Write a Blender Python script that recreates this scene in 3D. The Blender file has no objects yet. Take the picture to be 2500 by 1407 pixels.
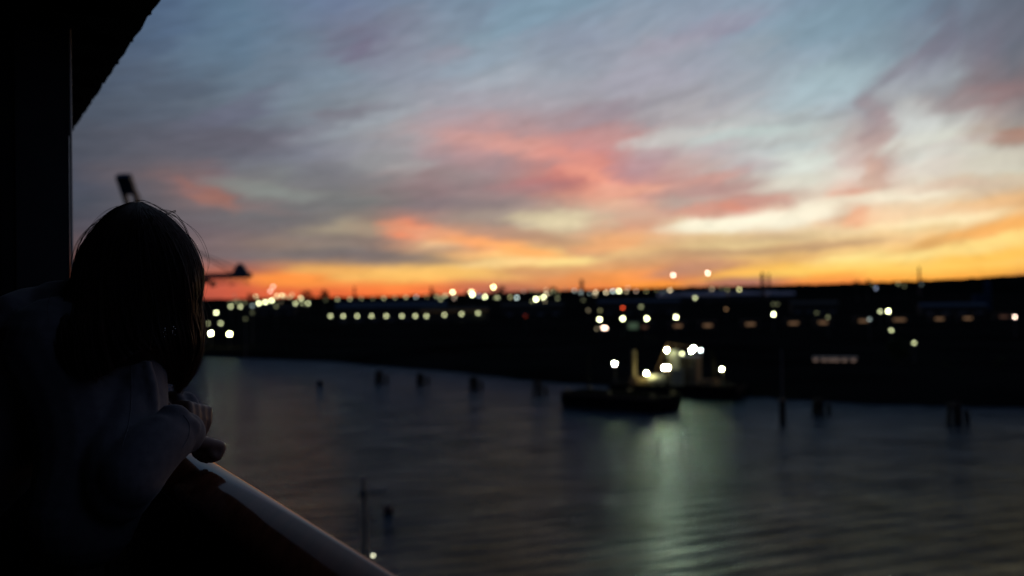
import bpy, bmesh, math, random
from mathutils import Vector, Matrix, noise
R = math.radians
rnd = random.Random(11)
scene = bpy.context.scene
COL = scene.collection
H = 25.0                      # height of the camera above the water
F = 2431.0                    # focal length in photo pixels (35 mm lens)
ROLL = R(0.9); PITCH = math.atan(14.5 / F)

# ---------------------------------------------------------------- camera
fw = Vector((0, math.cos(PITCH), math.sin(PITCH)))
rt0 = Vector((1, 0, 0)); up0 = rt0.cross(fw)
rt = (rt0 * math.cos(ROLL) - up0 * math.sin(ROLL)).normalized()
up = (up0 * math.cos(ROLL) + rt0 * math.sin(ROLL)).normalized()
CAM = Vector((0, 0, H))
cd = bpy.data.cameras.new('camera'); cam = bpy.data.objects.new('camera', cd); COL.objects.link(cam)
cam.matrix_world = Matrix(((rt.x, up.x, -fw.x, 0), (rt.y, up.y, -fw.y, 0), (rt.z, up.z, -fw.z, H), (0, 0, 0, 1)))
cd.lens = 35; cd.sensor_width = 36; cd.clip_start = 0.05; cd.clip_end = 30000
cd.dof.use_dof = True; cd.dof.focus_distance = 1.99; cd.dof.aperture_fstop = 2.6
scene.camera = cam

def ray(px, py):
    """direction (per metre of depth along the view) of a photo pixel"""
    return fw + rt * ((px - 1250) / F) - up * ((py - 703.5) / F)
def P(px, py, d): return CAM + ray(px, py) * d
def onz(px, py, z):
    r = ray(px, py); return CAM + r * ((z - H) / r.z)
def yeye(px): return 718 - (px - 1250) * math.tan(ROLL)

# ---------------------------------------------------------------- helpers
def srgb(c):
    return tuple((v / 255 / 12.92) if v / 255 <= .04045 else (((v / 255) + .055) / 1.055) ** 2.4 for v in c[:3])
def mat(name, col, rough=.7, metal=0., var=.25, scale=3., spec=.5, bump=0., coat=0., sheen=0.):
    m = bpy.data.materials.new(name); m.use_nodes = True
    nt = m.node_tree; b = nt.nodes['Principled BSDF']
    b.inputs['Roughness'].default_value = rough; b.inputs['Metallic'].default_value = metal
    b.inputs['Specular IOR Level'].default_value = spec
    b.inputs['Coat Weight'].default_value = coat; b.inputs['Coat Roughness'].default_value = .15
    b.inputs['Sheen Weight'].default_value = sheen
    tc = nt.nodes.new('ShaderNodeTexCoord'); n = nt.nodes.new('ShaderNodeTexNoise')
    n.inputs['Scale'].default_value = scale; n.inputs['Detail'].default_value = 6
    nt.links.new(tc.outputs['Object'], n.inputs['Vector'])
    r = nt.nodes.new('ShaderNodeValToRGB')
    r.color_ramp.elements[0].position = .3; r.color_ramp.elements[1].position = .72
    r.color_ramp.elements[0].color = tuple(c * (1 - var) for c in col) + (1,)
    r.color_ramp.elements[1].color = tuple(min(1, c * (1 + var)) for c in col) + (1,)
    nt.links.new(n.outputs['Fac'], r.inputs['Fac']); nt.links.new(r.outputs['Color'], b.inputs['Base Color'])
    if bump:
        bp = nt.nodes.new('ShaderNodeBump'); bp.inputs['Distance'].default_value = bump
        nt.links.new(n.outputs['Fac'], bp.inputs['Height']); nt.links.new(bp.outputs['Normal'], b.inputs['Normal'])
    return m
def emat(name, col, strength, sample):
    m = bpy.data.materials.new(name); m.use_nodes = True; nt = m.node_tree; nt.nodes.clear()
    e = nt.nodes.new('ShaderNodeEmission'); o = nt.nodes.new('ShaderNodeOutputMaterial')
    e.inputs[0].default_value = tuple(col) + (1,); e.inputs[1].default_value = strength
    nt.links.new(e.outputs[0], o.inputs[0])
    m.cycles.emission_sampling = 'FRONT' if sample else 'NONE'
    return m

def link(name, bm, m, parent=None, smooth=False):
    me = bpy.data.meshes.new(name); bm.to_mesh(me); bm.free()
    me.materials.append(m)
    if smooth:
        for p in me.polygons: p.use_smooth = True
    o = bpy.data.objects.new(name, me); COL.objects.link(o)
    if parent: o.parent = parent
    return o
def thing(name, label, cat, loc=(0, 0, 0), rz=0., group=None):
    o = bpy.data.objects.new(name, None); COL.objects.link(o)
    o.location = loc; o.rotation_euler = (0, 0, rz); o.empty_display_size = .3
    o['label'] = label; o['category'] = cat
    if group: o['group'] = group
    return o
def tag(o, label, cat, group=None, kind=None):
    o['label'] = label; o['category'] = cat
    if group: o['group'] = group
    if kind: o['kind'] = kind
    return o
def structure(o, label=None):
    o['kind'] = 'structure'
    if label: o['label'] = label; o['category'] = o.name
    return o

def box(bm, c, s, rot=None):
    M = Matrix.Translation(Vector(c))
    if rot is not None: M = M @ rot
    vs = []
    for dx in (-.5, .5):
        for dy in (-.5, .5):
            for dz in (-.5, .5): vs.append(bm.verts.new(M @ Vector((dx * s[0], dy * s[1], dz * s[2]))))
    for f in ((0, 1, 3, 2), (4, 6, 7, 5), (0, 4, 5, 1), (2, 3, 7, 6), (0, 2, 6, 4), (1, 5, 7, 3)):
        bm.faces.new([vs[i] for i in f])
def tube(bm, pts, rad, n=8, cap=True, squash=None):
    """swept tube through pts; rad a number or a list"""
    pts = [Vector(p) for p in pts]
    if not hasattr(rad, '__len__'): rad = [rad] * len(pts)
    rings = []; ref = None
    for i, p in enumerate(pts):
        t = (pts[min(i + 1, len(pts) - 1)] - pts[max(i - 1, 0)]).normalized()
        if ref is None: ref = Vector((0, 0, 1)) if abs(t.z) < .9 else Vector((1, 0, 0))
        a = t.cross(ref).normalized(); b = a.cross(t).normalized(); ref = b
        ring = []
        for k in range(n):
            w = 2 * math.pi * k / n
            ring.append(bm.verts.new(p + (a * math.cos(w) + b * math.sin(w) * (squash or 1)) * rad[i]))
        rings.append(ring)
    for r0, r1 in zip(rings, rings[1:]):
        for k in range(n): bm.faces.new((r0[k], r0[(k + 1) % n], r1[(k + 1) % n], r1[k]))
    if cap:
        bm.faces.new(rings[0][::-1]); bm.faces.new(rings[-1])
def smoothpts(pts, m=4):
    """Catmull-Rom through tuples of any length"""
    out = []; n = len(pts)
    for i in range(n - 1):
        p0, p1, p2, p3 = pts[max(i - 1, 0)], pts[i], pts[i + 1], pts[min(i + 2, n - 1)]
        for k in range(m):
            t = k / m
            out.append(tuple(.5 * (2 * b + (c - a) * t + (2 * a - 5 * b + 4 * c - d) * t * t + (3 * b - a - 3 * c + d) * t ** 3)
                             for a, b, c, d in zip(p0, p1, p2, p3)))
    out.append(tuple(pts[-1])); return out
def ball(bm, c, r, seg=12, sc=(1, 1, 1), rot=None):
    M = Matrix.Translation(Vector(c))
    if rot is not None: M = M @ rot
    M = M @ Matrix.Diagonal((r * sc[0], r * sc[1], r * sc[2], 1))
    bmesh.ops.create_uvsphere(bm, u_segments=seg, v_segments=max(6, seg // 2), radius=1, matrix=M)
def ico(bm, c, r, sub=1):
    bmesh.ops.create_icosphere(bm, subdivisions=sub, radius=r, matrix=Matrix.Translation(Vector(c)))
def remeshed(name, bm, m, parent, voxel, smooth_it=4):
    """fuse overlapping closed volumes into one continuous surface"""
    me = bpy.data.meshes.new(name); bm.to_mesh(me); bm.free()
    o = bpy.data.objects.new(name, me); COL.objects.link(o)
    md = o.modifiers.new('r', 'REMESH'); md.mode = 'VOXEL'; md.voxel_size = voxel
    s = o.modifiers.new('s', 'SMOOTH'); s.iterations = smooth_it; s.factor = .5
    bpy.context.view_layer.update()
    dg = bpy.context.evaluated_depsgraph_get()
    nm = bpy.data.meshes.new_from_object(o.evaluated_get(dg))
    o.modifiers.clear(); o.data = nm; bpy.data.meshes.remove(me); nm.name = name
    nm.materials.clear(); nm.materials.append(m)
    for p in nm.polygons: p.use_smooth = True
    if parent: o.parent = parent
    return o

# ---------------------------------------------------------------- sky (world): colours read by azimuth and elevation
SKY = {  # photo row -> [(photo column, (r,g,b))]
 0: [(170,(68,88,114)),(400,(80,100,128)),(600,(95,120,142)),(800,(108,122,150)),(1000,(118,132,152)),(1200,(122,145,165)),(1400,(126,150,168)),(1600,(134,150,168)),(1800,(136,152,170)),(2000,(122,146,165)),(2150,(112,138,155)),(2300,(104,126,145)),(2400,(106,118,134)),(2500,(96,104,118))],
 100:[(170,(68,84,104)),(400,(82,100,124)),(600,(95,118,140)),(800,(112,124,140)),(880,(118,116,136)),(1000,(132,138,154)),(1200,(132,150,164)),(1400,(140,148,165)),(1600,(152,160,173)),(1750,(146,152,168)),(1800,(143,158,172)),(2000,(138,155,172)),(2150,(132,150,166)),(2230,(126,134,150)),(2300,(122,124,138)),(2400,(118,116,130)),(2500,(104,112,124))],
 200:[(170,(70,80,98)),(400,(88,98,114)),(600,(100,118,134)),(740,(118,132,148)),(800,(122,140,154)),(1000,(140,146,160)),(1150,(150,162,174)),(1250,(160,166,176)),(1400,(152,158,168)),(1600,(164,163,175)),(1800,(156,162,172)),(1950,(150,166,175)),(2070,(160,182,190)),(2140,(150,160,168)),(2200,(146,144,152)),(2260,(158,168,178)),(2330,(150,156,162)),(2420,(128,116,122)),(2500,(114,108,114))],
 245:[(170,(72,82,98)),(500,(95,106,120)),(740,(118,130,142)),(850,(122,128,138)),(950,(146,156,166)),(1150,(160,160,170)),(1300,(166,162,170)),(1480,(158,156,164)),(1700,(162,160,166)),(1900,(164,172,180)),(2030,(166,184,192)),(2110,(148,142,150)),(2170,(164,170,174)),(2250,(166,172,176)),(2350,(150,144,146)),(2420,(148,122,124)),(2500,(130,118,120))],
 300:[(170,(74,82,96)),(400,(86,92,106)),(600,(104,110,124)),(800,(132,142,152)),(950,(158,158,162)),(1100,(185,152,156)),(1180,(182,148,148)),(1300,(164,146,152)),(1480,(156,140,148)),(1600,(166,158,162)),(1750,(184,180,180)),(1850,(188,192,192)),(2000,(178,188,188)),(2080,(168,158,162)),(2130,(166,146,150)),(2170,(192,196,194)),(2250,(206,208,204)),(2330,(192,194,188)),(2420,(172,160,156)),(2500,(150,148,146))],
 335:[(170,(76,80,92)),(500,(94,96,108)),(620,(98,96,108)),(800,(128,132,142)),(950,(150,150,154)),(1080,(178,154,152)),(1180,(206,146,140)),(1300,(188,146,142)),(1420,(186,142,142)),(1480,(196,144,140)),(1580,(182,160,158)),(1700,(196,196,194)),(1800,(190,194,192)),(1950,(190,204,200)),(2060,(186,180,172)),(2110,(184,152,146)),(2165,(188,170,162)),(2200,(208,208,198)),(2330,(206,208,196)),(2450,(168,136,120)),(2500,(160,148,136))],
 370:[(170,(74,78,90)),(400,(88,92,104)),(600,(98,100,112)),(760,(132,136,150)),(850,(150,152,160)),(1000,(158,150,156)),(1120,(190,148,150)),(1200,(186,148,150)),(1290,(214,150,140)),(1400,(208,140,136)),(1480,(200,134,130)),(1560,(178,156,160)),(1640,(196,184,182)),(1740,(182,172,174)),(1880,(192,200,200)),(2000,(194,202,200)),(2060,(196,176,172)),(2140,(192,170,162)),(2200,(204,206,200)),(2330,(206,202,194)),(2440,(206,206,190)),(2500,(170,158,148))],
 410:[(170,(76,78,90)),(320,(100,92,98)),(420,(112,98,102)),(600,(108,110,120)),(720,(116,118,126)),(860,(126,122,132)),(950,(156,156,156)),(1050,(146,136,140)),(1150,(156,140,142)),(1230,(164,140,140)),(1300,(190,140,132)),(1370,(216,136,124)),(1460,(212,134,126)),(1560,(180,146,148)),(1680,(194,162,156)),(1760,(196,178,172)),(1860,(184,176,176)),(1980,(214,220,210)),(2060,(212,196,188)),(2140,(194,160,150)),(2190,(212,212,200)),(2350,(220,212,198)),(2500,(204,204,184))],
 445:[(170,(74,78,92)),(300,(96,90,98)),(420,(112,98,100)),(480,(146,104,98)),(530,(138,104,102)),(600,(124,124,122)),(700,(134,138,134)),(760,(114,114,118)),(880,(126,122,122)),(960,(140,120,120)),(1040,(156,122,120)),(1140,(152,134,132)),(1240,(152,128,130)),(1330,(176,118,116)),(1400,(222,138,122)),(1480,(232,148,128)),(1560,(190,138,134)),(1640,(196,144,136)),(1740,(184,140,134)),(1830,(190,174,166)),(1950,(214,214,200)),(2060,(226,214,200)),(2110,(206,170,154)),(2200,(228,216,200)),(2340,(216,196,178)),(2500,(206,186,158))],
 480:[(170,(70,76,90)),(330,(84,86,96)),(480,(116,100,102)),(540,(142,110,108)),(620,(118,116,116)),(740,(126,122,120)),(850,(120,122,122)),(950,(124,116,118)),(1060,(132,116,122)),(1160,(140,120,126)),(1260,(158,128,128)),(1350,(186,126,122)),(1430,(226,152,130)),(1500,(236,176,146)),(1570,(228,160,138)),(1650,(196,178,166)),(1720,(190,176,166)),(1790,(190,140,130)),(1870,(190,156,146)),(1950,(216,200,180)),(2030,(226,200,180)),(2075,(222,156,130)),(2130,(218,190,170)),(2190,(242,232,206)),(2330,(230,216,184)),(2420,(212,184,146)),(2500,(206,166,120))],
 510:[(170,(68,74,86)),(480,(108,100,104)),(600,(118,106,108)),(740,(112,112,114)),(850,(112,114,114)),(940,(124,124,118)),(1050,(132,118,120)),(1160,(148,136,128)),(1260,(172,156,144)),(1360,(160,146,132)),(1460,(206,182,156)),(1540,(214,182,156)),(1620,(198,160,142)),(1690,(186,152,142)),(1770,(220,140,122)),(1860,(206,146,130)),(1930,(232,222,196)),(2010,(244,234,212)),(2070,(222,194,168)),(2130,(236,206,170)),(2240,(236,204,166)),(2340,(242,196,148)),(2440,(236,176,124)),(2500,(226,176,122))],
 540:[(170,(72,72,84)),(480,(104,98,104)),(620,(104,104,108)),(740,(110,108,112)),(850,(156,142,124)),(930,(150,124,116)),(1010,(196,126,110)),(1100,(168,138,124)),(1200,(156,140,130)),(1280,(190,172,148)),(1360,(216,200,168)),(1430,(204,186,156)),(1500,(196,150,134)),(1580,(212,158,136)),(1660,(236,216,180)),(1720,(246,238,212)),(1820,(248,242,220)),(1920,(246,240,214)),(2000,(238,214,184)),(2060,(228,182,146)),(2120,(246,166,124)),(2180,(246,214,170)),(2280,(250,232,190)),(2380,(250,232,182)),(2450,(222,180,126)),(2500,(250,186,110))],
 570:[(170,(82,76,84)),(480,(114,100,106)),(620,(118,106,106)),(740,(126,114,112)),(850,(160,146,124)),(930,(170,126,110)),(1000,(238,146,108)),(1080,(222,168,130)),(1160,(216,150,114)),(1250,(172,136,120)),(1330,(176,154,128)),(1430,(190,152,128)),(1490,(240,168,116)),(1570,(226,170,128)),(1660,(220,184,144)),(1760,(236,206,158)),(1860,(214,178,140)),(1950,(222,192,148)),(2040,(236,210,160)),(2130,(246,216,166)),(2240,(240,196,136)),(2350,(222,170,104)),(2430,(240,170,90)),(2500,(254,200,110))],
 605:[(170,(100,80,82)),(480,(120,102,104)),(560,(126,106,106)),(650,(140,118,106)),(740,(136,122,112)),(830,(122,112,110)),(930,(132,118,112)),(1010,(176,148,120)),(1070,(196,158,122)),(1150,(250,166,110)),(1240,(254,176,104)),(1310,(252,182,110)),(1370,(214,164,114)),(1450,(226,178,124)),(1540,(240,196,136)),(1640,(220,172,120)),(1720,(212,184,132)),(1800,(222,194,140)),(1900,(212,174,120)),(2000,(206,168,120)),(2080,(228,182,120)),(2180,(250,206,134)),(2280,(250,190,112)),(2380,(254,214,134)),(2500,(254,218,130))],
 635:[(170,(122,84,80)),(480,(120,102,104)),(600,(112,104,108)),(720,(116,108,108)),(830,(110,106,108)),(930,(122,112,106)),(1020,(160,136,108)),(1080,(176,148,110)),(1180,(250,208,136)),(1260,(254,206,128)),(1320,(234,184,112)),(1380,(252,216,134)),(1460,(216,176,118)),(1540,(212,168,114)),(1640,(196,146,112)),(1740,(196,146,112)),(1830,(238,186,112)),(1900,(216,168,108)),(1980,(232,180,108)),(2080,(254,222,138)),(2180,(255,222,136)),(2280,(254,204,110)),(2400,(255,216,122)),(2500,(255,206,100))],
 662:[(170,(158,98,76)),(480,(176,102,84)),(560,(166,100,86)),(640,(206,116,78)),(720,(228,160,92)),(800,(230,164,88)),(900,(250,188,104)),(980,(248,190,104)),(1060,(254,198,104)),(1160,(250,194,104)),(1240,(216,160,104)),(1330,(206,150,106)),(1430,(216,154,104)),(1540,(248,158,88)),(1620,(200,134,96)),(1700,(190,134,108)),(1780,(238,170,84)),(1880,(254,202,96)),(1980,(254,198,90)),(2080,(254,200,92)),(2180,(255,196,84)),(2300,(254,202,92)),(2420,(255,182,64)),(2500,(240,160,66))],
 688:[(170,(168,92,70)),(480,(196,94,74)),(580,(206,96,72)),(640,(246,136,66)),(720,(252,146,66)),(800,(240,150,76)),(900,(250,150,72)),(980,(252,162,76)),(1060,(244,140,70)),(1150,(206,124,88)),(1240,(206,126,88)),(1330,(246,156,80)),(1400,(240,150,80)),(1500,(246,150,78)),(1600,(250,146,62)),(1700,(232,136,72)),(1780,(170,114,100)),(1860,(176,116,96)),(1950,(238,146,74)),(2050,(236,126,62)),(2150,(248,156,64)),(2260,(252,160,60)),(2380,(248,150,56)),(2500,(176,96,64))],
 712:[(170,(160,84,66)),(480,(186,86,70)),(620,(210,92,62)),(760,(226,98,58)),(900,(246,112,58)),(1000,(250,118,62)),(1100,(226,106,66)),(1200,(180,100,82)),(1300,(150,92,84)),(1420,(220,112,66)),(1600,(226,116,60)),(1750,(170,96,80)),(2000,(230,112,58)),(2300,(240,126,52)),(2500,(160,86,60))],
}
rows_px = sorted(SKY)
lin = {r: [(x, srgb(c)) for x, c in v] for r, v in SKY.items()}
def row_at(r, x):
    L = lin[r]
    if x <= L[0][0]: return L[0][1]
    if x >= L[-1][0]: return L[-1][1]
    for (x0, a), (x1, b) in zip(L, L[1:]):
        if x0 <= x <= x1:
            t = (x - x0) / (x1 - x0); return tuple(p + (q - p) * t for p, q in zip(a, b))
def sky_px(x, y):
    if y <= rows_px[0]: return row_at(rows_px[0], x)
    if y >= rows_px[-1]: return row_at(rows_px[-1], x)
    for r0, r1 in zip(rows_px, rows_px[1:]):
        if r0 <= y <= r1:
            t = (y - r0) / (r1 - r0); return tuple(p + (q - p) * t for p, q in zip(row_at(r0, x), row_at(r1, x)))
def dir2px(az, el):
    d = Vector((math.sin(az) * math.cos(el), math.cos(az) * math.cos(el), math.sin(el)))
    z = d.dot(fw); return 1250 + F * d.dot(rt) / z, 703.5 - F * d.dot(up) / z
def mixc(a, b, t): return tuple(p + (q - p) * t for p, q in zip(a, b))

world = bpy.data.worlds.new('World'); scene.world = world; world.use_nodes = True
nt = world.node_tree; nt.nodes.clear(); N = nt.nodes.new; K = nt.links.new
def math_(op, a, b=None, c=None, clamp=False):
    n = N('ShaderNodeMath'); n.operation = op; n.use_clamp = clamp
    for i, v in enumerate((a, b, c)):
        if v is None: continue
        if isinstance(v, (int, float)): n.inputs[i].default_value = v
        else: K(v, n.inputs[i])
    return n.outputs[0]
tc = N('ShaderNodeTexCoord'); nv = N('ShaderNodeVectorMath'); nv.operation = 'NORMALIZE'
K(tc.outputs['Generated'], nv.inputs[0]); sp = N('ShaderNodeSeparateXYZ'); K(nv.outputs[0], sp.inputs[0])
AZ = math_('ARCTAN2', sp.outputs[0], sp.outputs[1]); EL = math_('ARCSINE', sp.outputs[2])
# soft turbulence: streaks that slant up to the right high in the sky and lie flat near the horizon
slant = math_('MULTIPLY', AZ, math_('MULTIPLY', EL, -1.2))
def wnoise(vec, scale, detail=5., rough=.55, dist=0.):
    n = N('ShaderNodeTexNoise'); n.inputs['Scale'].default_value = scale; n.inputs['Detail'].default_value = detail
    n.inputs['Roughness'].default_value = rough; n.inputs['Distortion'].default_value = dist
    K(vec, n.inputs['Vector']); return n
cb = N('ShaderNodeCombineXYZ'); K(math_('MULTIPLY', AZ, 20.0), cb.inputs[0])
K(math_('MULTIPLY', math_('ADD', EL, slant), 62.0), cb.inputs[1])
n1 = wnoise(cb.outputs[0], 1.0, 4, .6, .3)
s1 = N('ShaderNodeSeparateColor'); K(n1.outputs['Color'], s1.inputs[0])
AZw = math_('ADD', AZ, math_('MULTIPLY', math_('SUBTRACT', s1.outputs[0], .5), .064))
wamp = math_('MULTIPLY_ADD', EL, .105, .006)
ELw = math_('ADD', EL, math_('MULTIPLY', math_('SUBTRACT', s1.outputs[1], .5), wamp))
azn = math_('MULTIPLY_ADD', AZw, 1 / (2 * math.pi), .5)
AIN = 27.4                                   # half width of the finely described part, degrees
azi = math_('MULTIPLY_ADD', AZw, 1 / (2 * R(AIN)), .5)
inside = math_('MULTIPLY', math_('GREATER_THAN', azi, 0.), math_('LESS_THAN', azi, 1.))
inside = math_('MULTIPLY', inside, math_('LESS_THAN', ELw, R(20)))
els = [.0, .45, 1.0, 1.6, 2.3, 3.1, 3.8, 4.5, 5.2, 6.0, 6.9, 7.8, 8.7, 9.6, 10.8, 12.4, 14.3, 16.4, 30, 60, 90]
zen = {30: srgb((82, 98, 122)), 60: srgb((56, 72, 98)), 90: srgb((44, 58, 84))}
back_lo, back_hi = srgb((52, 54, 70)), srgb((46, 58, 82))
def out_right(el):   # the afterglow goes on to the right of the frame
    return mixc(srgb((255, 186, 92)), srgb((120, 128, 145)), min(1, el / 15) ** .7)
def sky_at(az, e):
    x, y = dir2px(R(az), R(e)); return sky_px(x, y)
def ramp(stops, fac):
    rp = N('ShaderNodeValToRGB'); cr = rp.color_ramp; cr.interpolation = 'LINEAR'
    while len(cr.elements) < len(stops): cr.elements.new(.5)
    for j in range(len(stops) - 1, -1, -1): cr.elements[j].position = 1.0
    for j, (p_, c_) in enumerate(stops):
        cr.elements[j].position = p_; cr.elements[j].color = tuple(c_) + (1,)
    K(fac, rp.inputs['Fac']); return rp.outputs['Color']
def mixn(f, a_, b_):
    mx = N('ShaderNodeMix'); mx.data_type = 'RGBA'
    if isinstance(f, (int, float)): mx.inputs['Factor'].default_value = f
    else: K(f, mx.inputs['Factor'])
    K(a_, mx.inputs[6])
    if isinstance(b_, tuple): mx.inputs[7].default_value = b_ + (1,)
    else: K(b_, mx.inputs[7])
    return mx.outputs[2]
pin = pout = None
for i, e in enumerate(els):
    if i: f = math_('DIVIDE', math_('SUBTRACT', ELw, R(els[i - 1])), R(e - els[i - 1]), clamp=True)
    if e <= 17:
        ci = ramp([(k / 31, sky_at(-AIN + 2 * AIN * k / 31, e)) for k in range(32)], azi)
        pin = ci if pin is None else mixn(f, pin, ci)
    z = zen.get(int(e)) if e > 17 else None
    if z is None:
        L0, L1 = sky_at(-AIN, e), sky_at(AIN, e); ee = out_right(e); bk = mixc(back_lo, back_hi, e / 17)
        st = [(-179, bk), (-100, bk), (-50, mixc(L0, back_lo, .6)), (-AIN, L0), (AIN, L1), (42, ee), (62, mixc(ee, back_lo, .6)), (100, bk), (179, bk)]
    else:
        st = [(-179, mixc(z, back_hi, .7)), (-30, z), (0, mixc(z, srgb((125, 140, 158)), .5 if e == 30 else .15)), (30, mixc(z, srgb((120, 128, 142)), .5 if e == 30 else .15)), (90, mixc(z, back_hi, .5)), (179, mixc(z, back_hi, .7))]
    co = ramp([(a_ / 360 + .5, c_) for a_, c_ in st], azn)
    pout = co if pout is None else mixn(f, pout, co)
# the top of the described part fades into the open sky
fin = math_('MULTIPLY', inside, math_('SUBTRACT', 1.0, math_('DIVIDE', math_('SUBTRACT', ELw, R(16.4)), R(3.5), clamp=True)))
prev = mixn(fin, pout, pin)
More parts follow.
